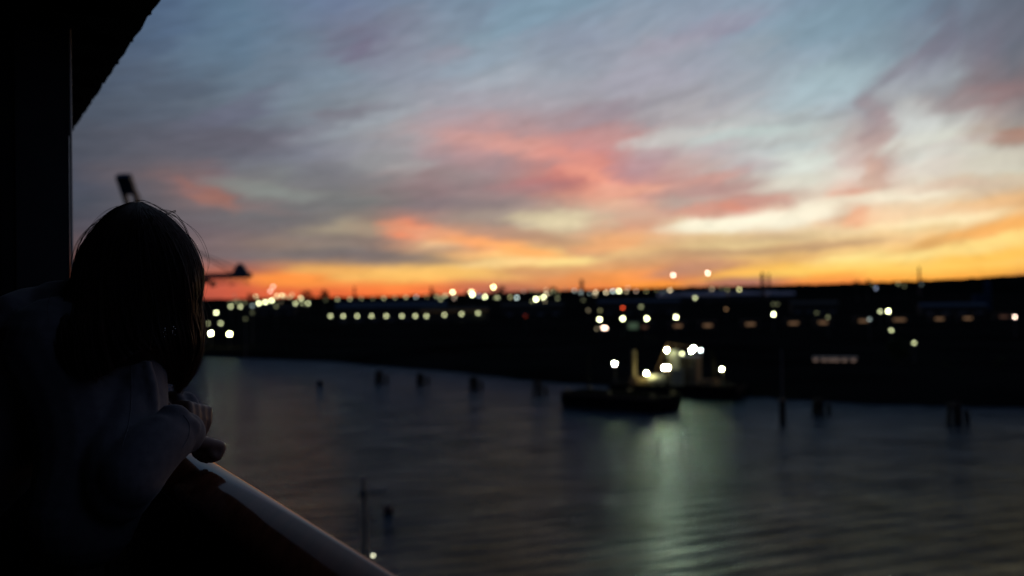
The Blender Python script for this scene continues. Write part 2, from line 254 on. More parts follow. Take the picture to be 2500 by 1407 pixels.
# single clouds and streaks: (column, row, half length, half width, slope in degrees, colour, strength)
CLOUDS = [
 (2315,30,70,26,65,(106,112,128),.6),(2285,95,70,24,58,(116,116,132),.7),(2225,152,80,20,38,(126,120,134),.85),(2160,205,70,20,42,(136,132,142),.85),(2120,262,52,34,80,(142,134,142),.8),
 (2140,322,62,30,100,(160,138,140),.85),(2148,385,60,30,80,(188,156,146),.75),(2122,440,52,26,72,(206,166,146),.75),(2066,476,38,10,4,(226,136,112),.9),(2108,527,26,26,45,(242,150,112),.85),(2062,512,22,26,90,(206,178,150),.6),
 (2415,205,190,20,9,(122,112,118),.6),(2400,232,130,18,9,(150,118,118),.6),(2450,70,130,50,8,(104,106,120),.4),(2480,332,60,13,6,(164,116,98),.75),(2300,250,120,14,6,(150,146,148),.5),
 (2230,300,60,40,20,(210,214,210),.6),(2230,345,80,22,10,(212,212,200),.5),(2040,195,130,34,12,(164,186,194),.65),(2010,240,120,24,8,(168,188,196),.5),(1970,292,120,9,7,(152,158,160),.5),
 (1140,335,90,16,-6,(190,150,148),.5),(1205,345,110,18,-10,(212,146,138),.6),(1330,372,120,20,-12,(220,146,136),.7),(1420,400,100,24,-16,(222,134,122),.75),(1480,442,100,18,-18,(242,150,128),.8),(1540,462,110,11,-4,(234,160,138),.7),
 (1320,455,90,16,4,(176,116,116),.7),(1250,405,110,18,6,(160,134,138),.55),(1470,330,90,26,4,(196,142,138),.5),(1545,415,70,24,10,(176,136,142),.6),(1600,380,70,20,25,(180,150,154),.5),(1720,440,120,11,13,(208,146,136),.65),
 (1690,470,120,10,6,(178,140,136),.6),(1800,500,90,12,4,(222,138,118),.85),(1850,492,70,10,-8,(188,148,140),.5),(1690,522,80,14,-6,(206,146,128),.7),(1670,500,60,12,4,(180,156,148),.5),
 (1640,338,120,13,8,(202,202,198),.7),(1810,330,130,11,8,(188,204,200),.6),(1790,300,120,9,8,(176,182,182),.4),(1880,352,110,10,9,(176,178,176),.55),(1960,400,90,24,8,(218,224,214),.6),(1950,445,100,14,8,(224,222,206),.6),
 (1860,405,70,14,6,(176,166,170),.5),(1350,540,100,22,1,(222,206,168),.9),(1240,470,150,12,4,(158,132,132),.4),(1120,500,170,14,2,(132,118,122),.5),(1150,540,130,14,-4,(150,138,130),.5),
 (1740,550,120,13,3,(252,244,216),.95),(1870,540,120,14,8,(250,242,216),.8),(1990,518,90,20,12,(248,238,212),.85),(2180,478,120,12,3,(246,236,210),.8),(2300,540,150,13,6,(254,236,188),.8),(2390,500,120,12,9,(242,180,126),.65),
 (985,562,60,18,-2,(246,146,106),.9),(1060,572,80,12,-8,(222,158,124),.7),(1095,594,50,12,4,(240,196,148),.8),(1180,592,110,16,-8,(252,168,108),.85),(1290,616,110,14,-12,(255,180,106),.9),(1250,575,120,12,-4,(168,136,120),.6),
 (1400,605,90,12,-14,(196,152,118),.65),(1230,641,120,10,4,(255,216,144),.8),(1385,639,80,9,3,(255,226,146),.85),(1480,600,90,14,8,(238,166,112),.6),(1580,625,110,12,5,(236,196,136),.6),
 (900,628,230,13,-2,(122,110,108),.75),(1090,608,110,9,3,(172,142,120),.4),(780,590,170,12,2,(150,130,116),.4),(850,560,120,16,2,(162,148,126),.6),(840,585,110,9,0,(126,114,110),.5),
 (1000,672,180,15,1,(254,200,108),.7),(820,662,110,12,0,(240,176,92),.6),(700,682,110,15,-2,(254,148,66),.8),(560,668,80,8,0,(180,104,84),.5),(1180,672,110,12,-3,(250,198,110),.5),(1330,664,120,12,2,(204,150,104),.5),
 (1700,618,170,11,4,(186,146,112),.75),(1560,642,130,12,4,(206,150,106),.5),(1960,604,190,8,5,(190,152,114),.75),(1900,580,110,10,4,(196,170,130),.6),(1740,586,80,12,6,(222,190,138),.5),(1800,598,120,8,3,(230,202,146),.6),
 (2150,628,150,12,5,(255,228,146),.8),(2420,592,120,14,10,(255,222,136),.8),(2330,582,150,11,12,(222,166,98),.75),(2460,555,100,12,10,(248,176,96),.7),(2260,560,120,10,5,(232,196,138),.5),
 (2000,655,170,12,6,(255,208,104),.6),(1820,668,130,9,9,(250,188,90),.7),(1690,660,120,12,8,(186,136,112),.65),(1620,694,130,9,-1,(254,154,60),.8),(1500,680,110,12,-4,(248,152,76),.5),(1790,690,120,9,3,(172,116,100),.7),
 (2040,672,90,9,5,(252,166,72),.5),(2300,640,180,10,5,(255,206,104),.5),(2440,625,120,11,8,(255,190,78),.6),
 (490,470,70,13,-26,(154,106,98),.8),(530,492,60,12,-22,(152,108,98),.75),(430,450,60,12,-18,(122,100,102),.6),(640,512,120,10,-4,(136,112,110),.6),(650,468,110,17,-4,(134,140,136),.75),(600,448,80,10,-8,(126,128,126),.5),
 (760,515,170,18,2,(114,112,114),.6),(820,425,80,30,4,(116,116,122),.5),(910,395,80,24,10,(148,150,150),.4),(1000,410,60,12,4,(168,166,166),.5),
 (900,78,120,26,24,(110,112,132),.6),(870,120,60,20,30,(116,108,130),.5),(1000,40,120,24,12,(128,136,152),.35),(1290,45,120,32,16,(124,152,170),.55),(1190,140,90,22,20,(148,164,180),.6),(1230,195,80,14,14,(166,172,182),.5),
 (1160,30,40,24,40,(116,130,148),.5),(1085,130,24,50,100,(150,144,158),.4),(600,262,130,26,22,(102,102,122),.55),(560,340,180,34,2,(96,94,106),.55),(430,215,90,30,10,(80,90,106),.5),(500,120,100,40,30,(100,122,142),.4),
 (720,230,90,20,25,(126,142,156),.5),(760,320,110,18,20,(124,122,134),.45),(640,180,110,26,24,(106,120,136),.5),(900,300,160,12,16,(156,164,172),.5),(980,262,120,10,16,(134,138,148),.5),(850,275,90,12,10,(118,112,124),.5),
 (1700,80,130,20,20,(156,150,168),.5),(1790,60,70,10,24,(142,136,156),.5),(1610,120,110,26,8,(164,160,172),.45),(1850,110,60,30,10,(146,154,162),.4),(1480,275,90,20,14,(152,138,148),.7),(1640,235,130,9,12,(150,148,156),.5),
 (1720,260,140,9,10,(178,176,180),.4),(1560,200,110,30,10,(166,162,176),.4),(2000,60,120,40,10,(124,152,166),.5),(2150,110,90,40,5,(120,144,156),.4),(1380,300,120,14,6,(168,146,150),.4),
 (2350,400,120,16,6,(222,212,200),.5),(2400,440,120,12,8,(206,186,158),.5),(2300,455,110,10,5,(220,190,170),.5),(2470,380,90,14,12,(206,202,184),.6),(2250,520,120,16,3,(240,206,166),.6),(2340,350,110,10,4,(196,188,182),.5)]
cvec = N('ShaderNodeCombineXYZ'); K(AZw, cvec.inputs[0]); K(ELw, cvec.inputs[1])
def px2ae(x, y):
    d = ray(x, y).normalized(); return math.atan2(d.x, d.y), math.asin(d.z)
for (x, y, la, wb_, sl_, c_, st_) in CLOUDS:
    if CLOUDS.index((x, y, la, wb_, sl_, c_, st_)) < 12: st_ *= .66; wb_ *= .85
    if y < 530 and c_[0] - c_[1] > 60: c_ = (c_[0] - 4, c_[1] + 9, c_[2] + 8)
    a0, e0 = px2ae(x, y); mp_ = N('ShaderNodeMapping'); mp_.vector_type = 'TEXTURE'
    mp_.inputs['Location'].default_value = (a0, e0, 0); mp_.inputs['Rotation'].default_value = (0, 0, R(sl_) + ROLL * -1)
    mp_.inputs['Scale'].default_value = (la * 1.55 / F, wb_ * 1.75 / F, 1)
    K(cvec.outputs[0], mp_.inputs['Vector'])
    gr = N('ShaderNodeTexGradient'); gr.gradient_type = 'SPHERICAL'; K(mp_.outputs[0], gr.inputs[0])
    sm_ = N('ShaderNodeMapRange'); sm_.interpolation_type = 'SMOOTHSTEP'; sm_.inputs[2].default_value = .8; sm_.inputs[4].default_value = st_
    K(gr.outputs['Fac'], sm_.inputs[0]); prev = mixn(sm_.outputs[0], prev, srgb(c_))
# fine cirrus streaks modulate the brightness a little
cb2 = N('ShaderNodeCombineXYZ'); K(math_('MULTIPLY', AZ, 27.0), cb2.inputs[0])
K(math_('MULTIPLY', math_('ADD', EL, slant), 100.0), cb2.inputs[1]); cb2.inputs[2].default_value = 4.2
n2 = wnoise(cb2.outputs[0], 1.0, 6, .6, .6)
gain = math_('MULTIPLY_ADD', math_('SUBTRACT', n2.outputs['Fac'], .5), .50, 1.03)
hs = N('ShaderNodeVectorMath'); hs.operation = 'SCALE'; K(prev, hs.inputs[0]); K(gain, hs.inputs[3])
bg = N('ShaderNodeBackground'); K(hs.outputs[0], bg.inputs[0]); bg.inputs[1].default_value = 1.0
# the clear dusk air above the clouds
ns = N('ShaderNodeTexSky'); ns.sky_type = 'NISHITA'; ns.sun_disc = False
ns.sun_elevation = R(0.0); ns.sun_rotation = R(42)
bg2 = N('ShaderNodeBackground'); K(ns.outputs[0], bg2.inputs[0]); bg2.inputs[1].default_value = .0015
ad = N('ShaderNodeAddShader'); K(bg.outputs[0], ad.inputs[0]); K(bg2.outputs[0], ad.inputs[1])
wo = N('ShaderNodeOutputWorld'); K(ad.outputs[0], wo.inputs[0])
world.cycles.sampling_method = 'MANUAL'; world.cycles.sample_map_resolution = 1024

sl = bpy.data.lights.new('sun', 'SUN'); sl.energy = .04; sl.angle = R(12); sl.color = (1, .45, .2)
so = bpy.data.objects.new('sun', sl); COL.objects.link(so)
sd = Vector((math.sin(R(42)), math.cos(R(42)), math.sin(R(2))))
so.rotation_euler = sd.to_track_quat('Z', 'Y').to_euler(); so.location = (20, 20, 60)

# ---------------------------------------------------------------- materials
M = {}
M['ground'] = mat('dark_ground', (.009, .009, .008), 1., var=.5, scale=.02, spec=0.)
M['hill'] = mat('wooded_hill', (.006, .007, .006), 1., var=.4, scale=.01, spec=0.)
M['foliage'] = mat('foliage', (.03, .042, .015), .8, var=.5, scale=.8, spec=.2)
M['bark'] = mat('bark', (.03, .025, .02), .9)
M['steel'] = mat('galvanised_steel', (.10, .10, .11), .5, .6)
M['crane'] = mat('crane_paint_blue', (.018, .035, .07), .5, spec=.4)
M['hull'] = mat('barge_hull_black', (.006, .006, .007), .9, var=.5, scale=.4, spec=.05)
M['hulltop'] = mat('barge_deck_steel', (.005, .005, .005), 1., var=.5, scale=.4, spec=0.)
M['white'] = mat('grey_white_paint', (.4, .4, .36), .5, var=.12, scale=1.2)
M['yellow'] = mat('faded_ochre_paint', (.12, .085, .045), .6, var=.3, scale=1.)
M['dullpost'] = mat('weathered_post', (.3, .24, .18), .9, var=.3, scale=1., spec=.1)
M['rust'] = mat('rusty_steel', (.07, .035, .02), .8, var=.5, scale=2.)
M['pile'] = mat('wet_timber', (.014, .011, .009), .8, var=.4, scale=2., spec=.2)
M['wall'] = mat('warehouse_cladding', (.04, .038, .036), .9, var=.25, scale=.3, spec=.05)
M['roofblue'] = mat('blue_sheet_roof', (.012, .03, .06), .8, spec=.1, var=.2, scale=.2)
M['pale'] = mat('pale_sheet_metal', (.09, .10, .12), .5, var=.2, scale=.2)
M['deckdark'] = mat('ship_paint_dark', (.012, .012, .014), .6, var=.3, scale=4., spec=.25)
M['panel'] = mat('partition_paint', (.035, .036, .042), .5, var=.3, scale=5., spec=.3)
M['trim'] = mat('pale_trim', (.6, .57, .52), .4, .0, var=.1, scale=12.)
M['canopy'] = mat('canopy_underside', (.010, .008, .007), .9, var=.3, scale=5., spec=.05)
M['orangebuoy'] = mat('orange_buoy', (.07, .03, .02), .7)

# varnished hand rail
m = mat('varnished_teak', (.12, .036, .018), .2, var=.35, scale=1., spec=.07, coat=.0)
m.node_tree.nodes['Principled BSDF'].inputs['Specular Tint'].default_value = (1, .78, .64, 1)
nt_ = m.node_tree; nn = [n for n in nt_.nodes if n.type == 'TEX_NOISE'][0]; nn.inputs['Scale'].default_value = 6
mp = nt_.nodes.new('ShaderNodeMapping'); mp.inputs['Rotation'].default_value = (0, 0, R(-28.9)); mp.inputs['Scale'].default_value = (9, .5, 9)
tcn = [n for n in nt_.nodes if n.type == 'TEX_COORD'][0]
nt_.links.new(tcn.outputs['Object'], mp.inputs['Vector']); nt_.links.new(mp.outputs['Vector'], nn.inputs['Vector'])
n3 = nt_.nodes.new('ShaderNodeTexNoise'); n3.inputs['Scale'].default_value = 45; n3.inputs['Detail'].default_value = 6
nt_.links.new(tcn.outputs['Object'], n3.inputs['Vector'])
mr = nt_.nodes.new('ShaderNodeMapRange'); mr.inputs[3].default_value = .05; mr.inputs[4].default_value = .15
nt_.links.new(n3.outputs['Fac'], mr.inputs[0]); nt_.links.new(mr.outputs[0], nt_.nodes['Principled BSDF'].inputs['Roughness'])
M['teak'] = m

M['skin'] = mat('skin', (.20, .12, .095), .5, var=.08, scale=30, spec=.4)
M['fabric'] = mat('grey_sweatshirt', (.17, .155, .17), .95, var=.12, scale=60, spec=.1, bump=.0006, sheen=.15)
M['denim'] = mat('dark_trousers', (.015, .017, .025), .9, var=.2, scale=60, spec=.1)
M['shoe'] = mat('shoe_leather', (.02, .02, .02), .6)
M['hair'] = mat('dark_auburn_hair', (.034, .009, .005), .4, var=.4, scale=40, spec=.35)
M['silver'] = mat('silver', (.8, .8, .78), .15, 1., var=.05)
M['eye'] = mat('eye', (.5, .48, .45), .2)

# water
m = bpy.data.materials.new('harbour_water'); m.use_nodes = True; t = m.node_tree; b = t.nodes['Principled BSDF']
b.inputs['Base Color'].default_value = (.003, .010, .018, 1); b.inputs['IOR'].default_value = 1.33
b.inputs['Roughness'].default_value = .10; b.inputs['Specular IOR Level'].default_value = .17
g = t.nodes.new('ShaderNodeNewGeometry')
def wn(scale, sxyz, rot=0., detail=3., rough=.5):
    mpn = t.nodes.new('ShaderNodeMapping'); mpn.inputs['Scale'].default_value = sxyz; mpn.inputs['Rotation'].default_value = (0, 0, rot)
    t.links.new(g.outputs['Position'], mpn.inputs['Vector'])
    n = t.nodes.new('ShaderNodeTexNoise'); n.inputs['Scale'].default_value = scale; n.inputs['Detail'].default_value = detail
    n.inputs['Roughness'].default_value = rough
    t.links.new(mpn.outputs[0], n.inputs['Vector']); return n.outputs['Fac']
def tm(op, a, b_=None):
    n = t.nodes.new('ShaderNodeMath'); n.operation = op
    for i, v in enumerate((a, b_)):
        if v is None: continue
        if isinstance(v, (int, float)): n.inputs[i].default_value = v
        else: t.links.new(v, n.inputs[i])
    return n.outputs[0]
chop = tm('MULTIPLY', wn(.42, (.55, 1, 1), R(8), 6., .68), .75)
swell = tm('MULTIPLY', wn(.10, (.4, 1, 1), R(-10), 2., .5), 1.9)
# long low ripples left by a wake, near the ship on the right
mpw = t.nodes.new('ShaderNodeMapping'); mpw.inputs['Rotation'].default_value = (0, 0, R(-24)); t.links.new(g.outputs['Position'], mpw.inputs['Vector'])
wv = t.nodes.new('ShaderNodeTexWave'); wv.wave_type = 'BANDS'; wv.bands_direction = 'Y'; wv.wave_profile = 'SIN'
wv.inputs['Scale'].default_value = .088; wv.inputs['Distortion'].default_value = 4.0; wv.inputs['Detail'].default_value = 2; wv.inputs['Detail Scale'].default_value = .35
t.links.new(mpw.outputs[0], wv.inputs['Vector'])
sx = t.nodes.new('ShaderNodeSeparateXYZ'); t.links.new(g.outputs['Position'], sx.inputs[0])
mk = t.nodes.new('ShaderNodeMapRange'); mk.inputs[1].default_value = 165; mk.inputs[2].default_value = 85; mk.clamp = True
t.links.new(tm('SUBTRACT', sx.outputs[1], tm('MULTIPLY', sx.outputs[0], .55)), mk.inputs[0])
wake = tm('MULTIPLY', tm('MULTIPLY', wv.outputs['Fac'], mk.outputs[0]), .30)
hgt = tm('ADD', tm('ADD', chop, swell), wake)
bp = t.nodes.new('ShaderNodeBump'); bp.inputs['Strength'].default_value = 1.; bp.inputs['Distance'].default_value = 1.
t.links.new(hgt, bp.inputs['Height'])
t.nodes.remove(b); gl = t.nodes.new('ShaderNodeBsdfGlossy'); gl.inputs['Roughness'].default_value = .07; gl.inputs['Color'].default_value = (.38, .49, .65, 1)
pat = t.nodes.new('ShaderNodeMapRange'); pat.inputs[1].default_value = .34; pat.inputs[2].default_value = .66; pat.inputs[3].default_value = .55; pat.inputs[4].default_value = 1.4
t.links.new(wn(.16, (.62, 1, 1), R(-14), 6., .72), pat.inputs[0])
vs_ = t.nodes.new('ShaderNodeVectorMath'); vs_.operation = 'SCALE'; vs_.inputs[0].default_value = (.35, .46, .61); t.links.new(pat.outputs[0], vs_.inputs[3]); t.links.new(vs_.outputs[0], gl.inputs['Color'])
rgh = t.nodes.new('ShaderNodeMapRange'); rgh.inputs[3].default_value = .05; rgh.inputs[4].default_value = .13; t.links.new(wn(.05, (.5, 1, 1), 0., 3., .6), rgh.inputs[0]); t.links.new(rgh.outputs[0], gl.inputs['Roughness'])
df = t.nodes.new('ShaderNodeBsdfDiffuse'); df.inputs['Color'].default_value = (.004, .011, .018, 1)
fr_n = t.nodes.new('ShaderNodeFresnel'); fr_n.inputs['IOR'].default_value = 1.20; mxs = t.nodes.new('ShaderNodeMixShader')
for n_ in (gl, fr_n): t.links.new(bp.outputs['Normal'], n_.inputs['Normal'])
t.links.new(fr_n.outputs[0], mxs.inputs[0]); t.links.new(df.outputs[0], mxs.inputs[1]); t.links.new(gl.outputs[0], mxs.inputs[2])
t.links.new(mxs.outputs[0], [n_ for n_ in t.nodes if n_.type == 'OUTPUT_MATERIAL'][0].inputs[0])
M['water'] = m

# ---------------------------------------------------------------- water and land
bm = bmesh.new()
vs = [bm.verts.new(p) for p in ((-6000, -3000, 0), (6000, -3000, 0), (6000, 9000, 0), (-6000, 9000, 0))]
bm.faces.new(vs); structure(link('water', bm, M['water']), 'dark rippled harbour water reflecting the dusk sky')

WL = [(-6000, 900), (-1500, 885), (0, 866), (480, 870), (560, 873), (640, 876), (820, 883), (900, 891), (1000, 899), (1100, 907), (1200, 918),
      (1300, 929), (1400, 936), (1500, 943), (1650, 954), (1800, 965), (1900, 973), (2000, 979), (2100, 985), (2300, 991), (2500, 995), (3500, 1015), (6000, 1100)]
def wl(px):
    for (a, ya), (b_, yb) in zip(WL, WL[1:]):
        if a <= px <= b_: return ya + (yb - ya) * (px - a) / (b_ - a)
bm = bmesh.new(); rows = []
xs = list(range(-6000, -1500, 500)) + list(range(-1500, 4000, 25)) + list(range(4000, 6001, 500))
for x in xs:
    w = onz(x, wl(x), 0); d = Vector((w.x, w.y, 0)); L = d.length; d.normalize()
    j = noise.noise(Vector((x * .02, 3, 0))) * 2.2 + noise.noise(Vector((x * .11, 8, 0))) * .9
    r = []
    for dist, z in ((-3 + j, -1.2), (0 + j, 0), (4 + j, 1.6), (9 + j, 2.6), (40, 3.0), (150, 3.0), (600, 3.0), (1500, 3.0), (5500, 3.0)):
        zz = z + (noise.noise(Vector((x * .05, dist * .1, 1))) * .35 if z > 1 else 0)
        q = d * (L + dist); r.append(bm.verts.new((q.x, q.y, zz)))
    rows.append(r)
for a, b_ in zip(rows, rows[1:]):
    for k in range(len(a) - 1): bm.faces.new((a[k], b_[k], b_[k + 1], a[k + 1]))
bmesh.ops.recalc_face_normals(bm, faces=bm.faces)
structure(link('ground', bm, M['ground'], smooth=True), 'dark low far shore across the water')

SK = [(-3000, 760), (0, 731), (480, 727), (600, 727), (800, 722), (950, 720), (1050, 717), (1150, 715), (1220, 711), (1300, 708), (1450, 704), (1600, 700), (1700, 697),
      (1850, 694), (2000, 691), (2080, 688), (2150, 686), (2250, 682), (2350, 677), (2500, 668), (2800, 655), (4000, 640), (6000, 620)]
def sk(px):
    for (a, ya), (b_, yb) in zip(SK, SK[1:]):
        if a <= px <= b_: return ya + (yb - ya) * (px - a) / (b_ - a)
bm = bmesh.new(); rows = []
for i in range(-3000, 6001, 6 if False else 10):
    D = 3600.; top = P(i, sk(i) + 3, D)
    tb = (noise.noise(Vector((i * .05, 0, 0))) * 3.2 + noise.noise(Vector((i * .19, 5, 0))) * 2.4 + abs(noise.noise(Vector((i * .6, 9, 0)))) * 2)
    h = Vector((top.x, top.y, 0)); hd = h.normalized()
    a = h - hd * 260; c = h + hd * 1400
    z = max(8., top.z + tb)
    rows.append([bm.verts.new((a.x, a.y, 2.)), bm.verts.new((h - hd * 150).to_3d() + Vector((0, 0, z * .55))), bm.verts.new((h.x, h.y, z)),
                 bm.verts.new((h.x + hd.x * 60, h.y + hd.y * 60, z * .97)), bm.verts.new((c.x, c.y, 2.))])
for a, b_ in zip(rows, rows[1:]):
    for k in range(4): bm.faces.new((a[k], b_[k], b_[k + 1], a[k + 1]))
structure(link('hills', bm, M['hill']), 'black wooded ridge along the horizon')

# long pale storage halls far behind, their upper cladding catching the sky
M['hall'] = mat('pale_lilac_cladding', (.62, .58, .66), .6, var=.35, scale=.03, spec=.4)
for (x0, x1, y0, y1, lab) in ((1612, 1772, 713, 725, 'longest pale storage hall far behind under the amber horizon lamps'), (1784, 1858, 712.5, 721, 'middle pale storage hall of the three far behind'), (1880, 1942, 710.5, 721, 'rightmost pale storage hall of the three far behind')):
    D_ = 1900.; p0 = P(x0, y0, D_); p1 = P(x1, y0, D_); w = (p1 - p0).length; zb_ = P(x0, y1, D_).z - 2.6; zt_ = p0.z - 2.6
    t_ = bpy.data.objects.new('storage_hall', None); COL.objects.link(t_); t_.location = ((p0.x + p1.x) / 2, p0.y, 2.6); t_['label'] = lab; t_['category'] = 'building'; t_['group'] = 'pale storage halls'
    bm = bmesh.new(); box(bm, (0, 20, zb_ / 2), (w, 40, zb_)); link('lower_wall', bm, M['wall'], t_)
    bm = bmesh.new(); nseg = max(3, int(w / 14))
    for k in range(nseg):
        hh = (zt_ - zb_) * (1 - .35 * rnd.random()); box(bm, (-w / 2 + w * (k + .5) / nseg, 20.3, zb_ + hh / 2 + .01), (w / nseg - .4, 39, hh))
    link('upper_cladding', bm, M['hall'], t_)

# ---------------------------------------------------------------- lamps on shore
def lin_to_L(avg, e): return avg * (16. / e) ** 2
EPX = 5.0
LEV = {'V': 9., 'v': 2.6, 'b': 1.3, 'm': .40, 'd': .13, 'f': .06, 'x': .028}
HUE = {'w': (.95, 1, .52), 'y': (1, .95, .42), 'o': (1, .55, .26), 'p': (1, .72, .55), 'c': (.75, .95, .9), 'r': (1, .10, .03), 'u': (.6, .7, 1), 'a': (1, .82, .5)}
WORD = {'V': 'dazzling', 'v': 'dazzling', 'b': 'bright', 'm': 'medium', 'd': 'dim', 'f': 'faint', 'x': 'very faint'}
CW = {'w': 'greenish white', 'y': 'yellowish', 'o': 'orange', 'p': 'pinkish', 'c': 'cool white', 'r': 'red', 'u': 'bluish', 'a': 'amber'}
LM = {}
def lampmat(lev, hue, sample):
    k = (lev, hue, sample)
    if k not in LM: LM[k] = emat('lamp_%s_%s' % (WORD[lev].replace(' ', '_'), CW[hue].replace(' ', '_')), HUE[hue], lin_to_L(LEV[lev], EPX), sample)
    return LM[k]
def street_lamp(px, py, lev, hue, zl, label, group, sample=False, dmax=1700., tall=False):
    dy = py - yeye(px)
    D = (H - zl) * F / dy if dy > 1 else dmax
    D = min(D, dmax)
    p = P(px, py, D); s = D / F
    g0 = 3. if p.y > 0 else 0
    t_ = thing('street_lamp' if not tall else 'floodlight_mast', label, 'lamp', (p.x, p.y, 2.8), 0, group)
    h = p.z - 2.8; rr = EPX / 2 * s
    bm = bmesh.new(); tube(bm, [(0, 0, 0), (0, 0, h + rr * 1.2)], [max(.12, .006 * h), max(.07, .004 * h)], 6)
    link('pole', bm, M['steel'], t_)
    bm = bmesh.new(); box(bm, (0, 0, h + rr * 1.25), (rr * 1.5, rr * 1.5, rr * .3)); link('lamp_hood', bm, M['steel'], t_)
    bm = bmesh.new(); ico(bm, (0, 0, h), rr, 2); link('lamp_globe', bm, lampmat(lev, hue, sample), t_, True)
    return p
ORD = ['leftmost', 'second', 'third', 'fourth', 'fifth', 'sixth', 'seventh', 'eighth', 'ninth', 'tenth', 'eleventh', 'twelfth', 'thirteenth', 'fourteenth', 'fifteenth',
       'sixteenth', 'seventeenth', 'eighteenth', 'nineteenth', 'twentieth']
def ordn(i): 
    if i == 0: return 'leftmost'
    if i < 20: return ORD[i]
    s = ['twenty', 'thirty', 'forty'][i // 10 - 2] if False else None
    n = i + 1; w = {2: 'twenty', 3: 'thirty', 4: 'forty'}[n // 10]
    return w + ('ieth' if False else '') + (' ' + ['', 'first', 'second', 'third', 'fourth', 'fifth', 'sixth', 'seventh', 'eighth', 'ninth'][n % 10] if n % 10 else '')
CL = {
 'quay lamps right beside the person\'s hair': (9, False, [(485,773,'m','w'),(508,790,'d','w'),(528,764,'b','w'),(539,790,'m','w'),(514,814,'V','w'),(560,816,'V','y')]),
 'terminal lamps under the horizontal crane boom': (18, True, [(489,741,'d','w'),(561,741,'x','w'),(572,738,'f','w'),(581,735,'f','w'),(597,738,'f','w'),(563,749,'m','w'),(587,749,'m','w'),(572,722,'x','p'),
    (599,779,'x','w'),(616,764,'x','w'),(616,747,'d','c')]),
 'cluster of terminal floodlights right of the crane boom': (19, True, [(625,725,'m','w'),(632,741,'b','w'),(648,738,'b','w'),(663,734,'b','w'),(660,711,'m','p'),(667,700,'m','p'),(676,723,'m','w'),(688,721,'m','w'),(694,724,'d','w'),
    (707,726,'d','w'),(713,720,'d','w'),(734,728,'m','w'),(737,731,'d','w'),(721,741.5,'m','w'),(738,741,'d','w'),(752,741,'m','w'),(686,737,'x','a'),(674,748,'f','w')]),
 'row of dim lamps along the left horizon': (19, False, [(794,732,'f','w'),(824,731,'d','w'),(854,730,'d','w'),(882,729,'f','w'),(910,729,'x','w'),(937,728,'d','w'),(964,727,'f','w'),(991,726,'d','w'),(1016,725,'d','c'),(1041,725,'f','y')]),
 'even row of lamps before the blue roofed shed': (10, False, [(807,772,'m','w'),(838,772,'m','w'),(872,772,'m','w'),(907,772,'m','w'),(943,772,'m','w'),(981,772,'m','w'),(1014,772,'m','w'),(1041,772,'m','w'),(1085,769,'m','w'),(1127,767,'m','w'),(1167,765,'m','w')]),
 'mixed lamps along the middle of the horizon': (19, True, [(1066,724,'d','w'),(1084,723,'d','w'),(1089,721,'d','w'),(1076,731,'d','w'),(1105,714,'b','w'),(1112,722,'f','w'),(1109,728,'d','p'),(1150,713,'b','w'),(1156,713,'m','o'),(1153,720,'v','w'),
    (1169,722,'d','u'),(1184,725,'b','w'),(1205,701,'v','y'),(1215,727,'m','w'),(1210,727,'f','w'),(1224,723,'f','w'),(1245.5,726,'d','y'),(1262,727,'m','c'),(1278,712,'f','p')]),
 'mixed lamps right of the middle of the horizon': (19, True, [(1298,710,'x','w'),(1299.5,736,'f','w'),(1309,731,'v','w'),(1327,726,'b','w'),(1330,736,'f','a'),(1334,718,'m','a'),(1333,708,'d','a'),(1351,712,'m','w'),(1313,717,'x','w'),
    (1361,729,'f','w'),(1363,716,'x','w'),(1380,706,'x','p'),(1402,710,'d','c'),(1418,714,'d','c')]),
 'amber and white horizon lamps above the moored barges': (20, False, [(1439.5,717,'f','c'),(1454,714,'m','a'),(1453,721,'f','a'),(1480,714,'m','a'),(1496.5,711,'m','c'),(1511.5,711,'b','w'),(1529,712,'d','a'),(1533,703,'d','p'),
    (1553,711,'d','p'),(1578,711,'f','y'),(1603,709,'x','y'),(1619,713,'x','c'),(1635.6,709,'m','a')]),
 'horizon lamps above the pale bends of river': (20, False, [(1738,706,'d','a'),(1762,704,'x','w'),(1776,707.6,'f','y'),(1805,707,'m','y')]),
 'two lamps standing high against the orange sky': (40, True, [(1643.6,672,'b','p'),(1728,667,'b','p')]),
 'scattered yard lamps on the dark land behind the barges': (12, False, [(1424,733,'x','w'),(1436,758,'f','a'),(1465,759,'f','y'),(1520.5,752,'m','r'),(1565,749.5,'d','w'),(1697,728,'m','w'),(1773,755,'f','o'),(1283,772,'x','r')]),
 'dazzling white yard lamps above the work barge': (12, True, [(1464,780.5,'v','w'),(1520.5,778.6,'v','w'),(1579,778,'v','w'),(1650.6,775,'v','w'),(1888.5,768,'v','w')]),
 'low lamps left of the lit kiosk': (5, False, [(1457,803,'f','a'),(1473,801,'b','p'),(1479,801.5,'b','p')]),
 'lamps over the right half of the far shore': (12, False, [(1888,743,'x','w'),(1898,743,'x','w'),(1994,764,'x','w'),(2021.6,775,'f','w'),(2122.6,779.7,'d','c'),(2149,761,'m','w'),(2169,760,'v','w'),(2176,806.6,'m','w'),(2232,837.7,'m','w'),(2478,774,'b','p')]),
 'weak lamps under the right end of the ridge': (21, False, [(2130,695,'x','w'),(2138.7,704,'d','u'),(2193,693,'f','w'),(2208,699,'x','w'),(2250,695,'x','c')]),
}
near_lamps = []
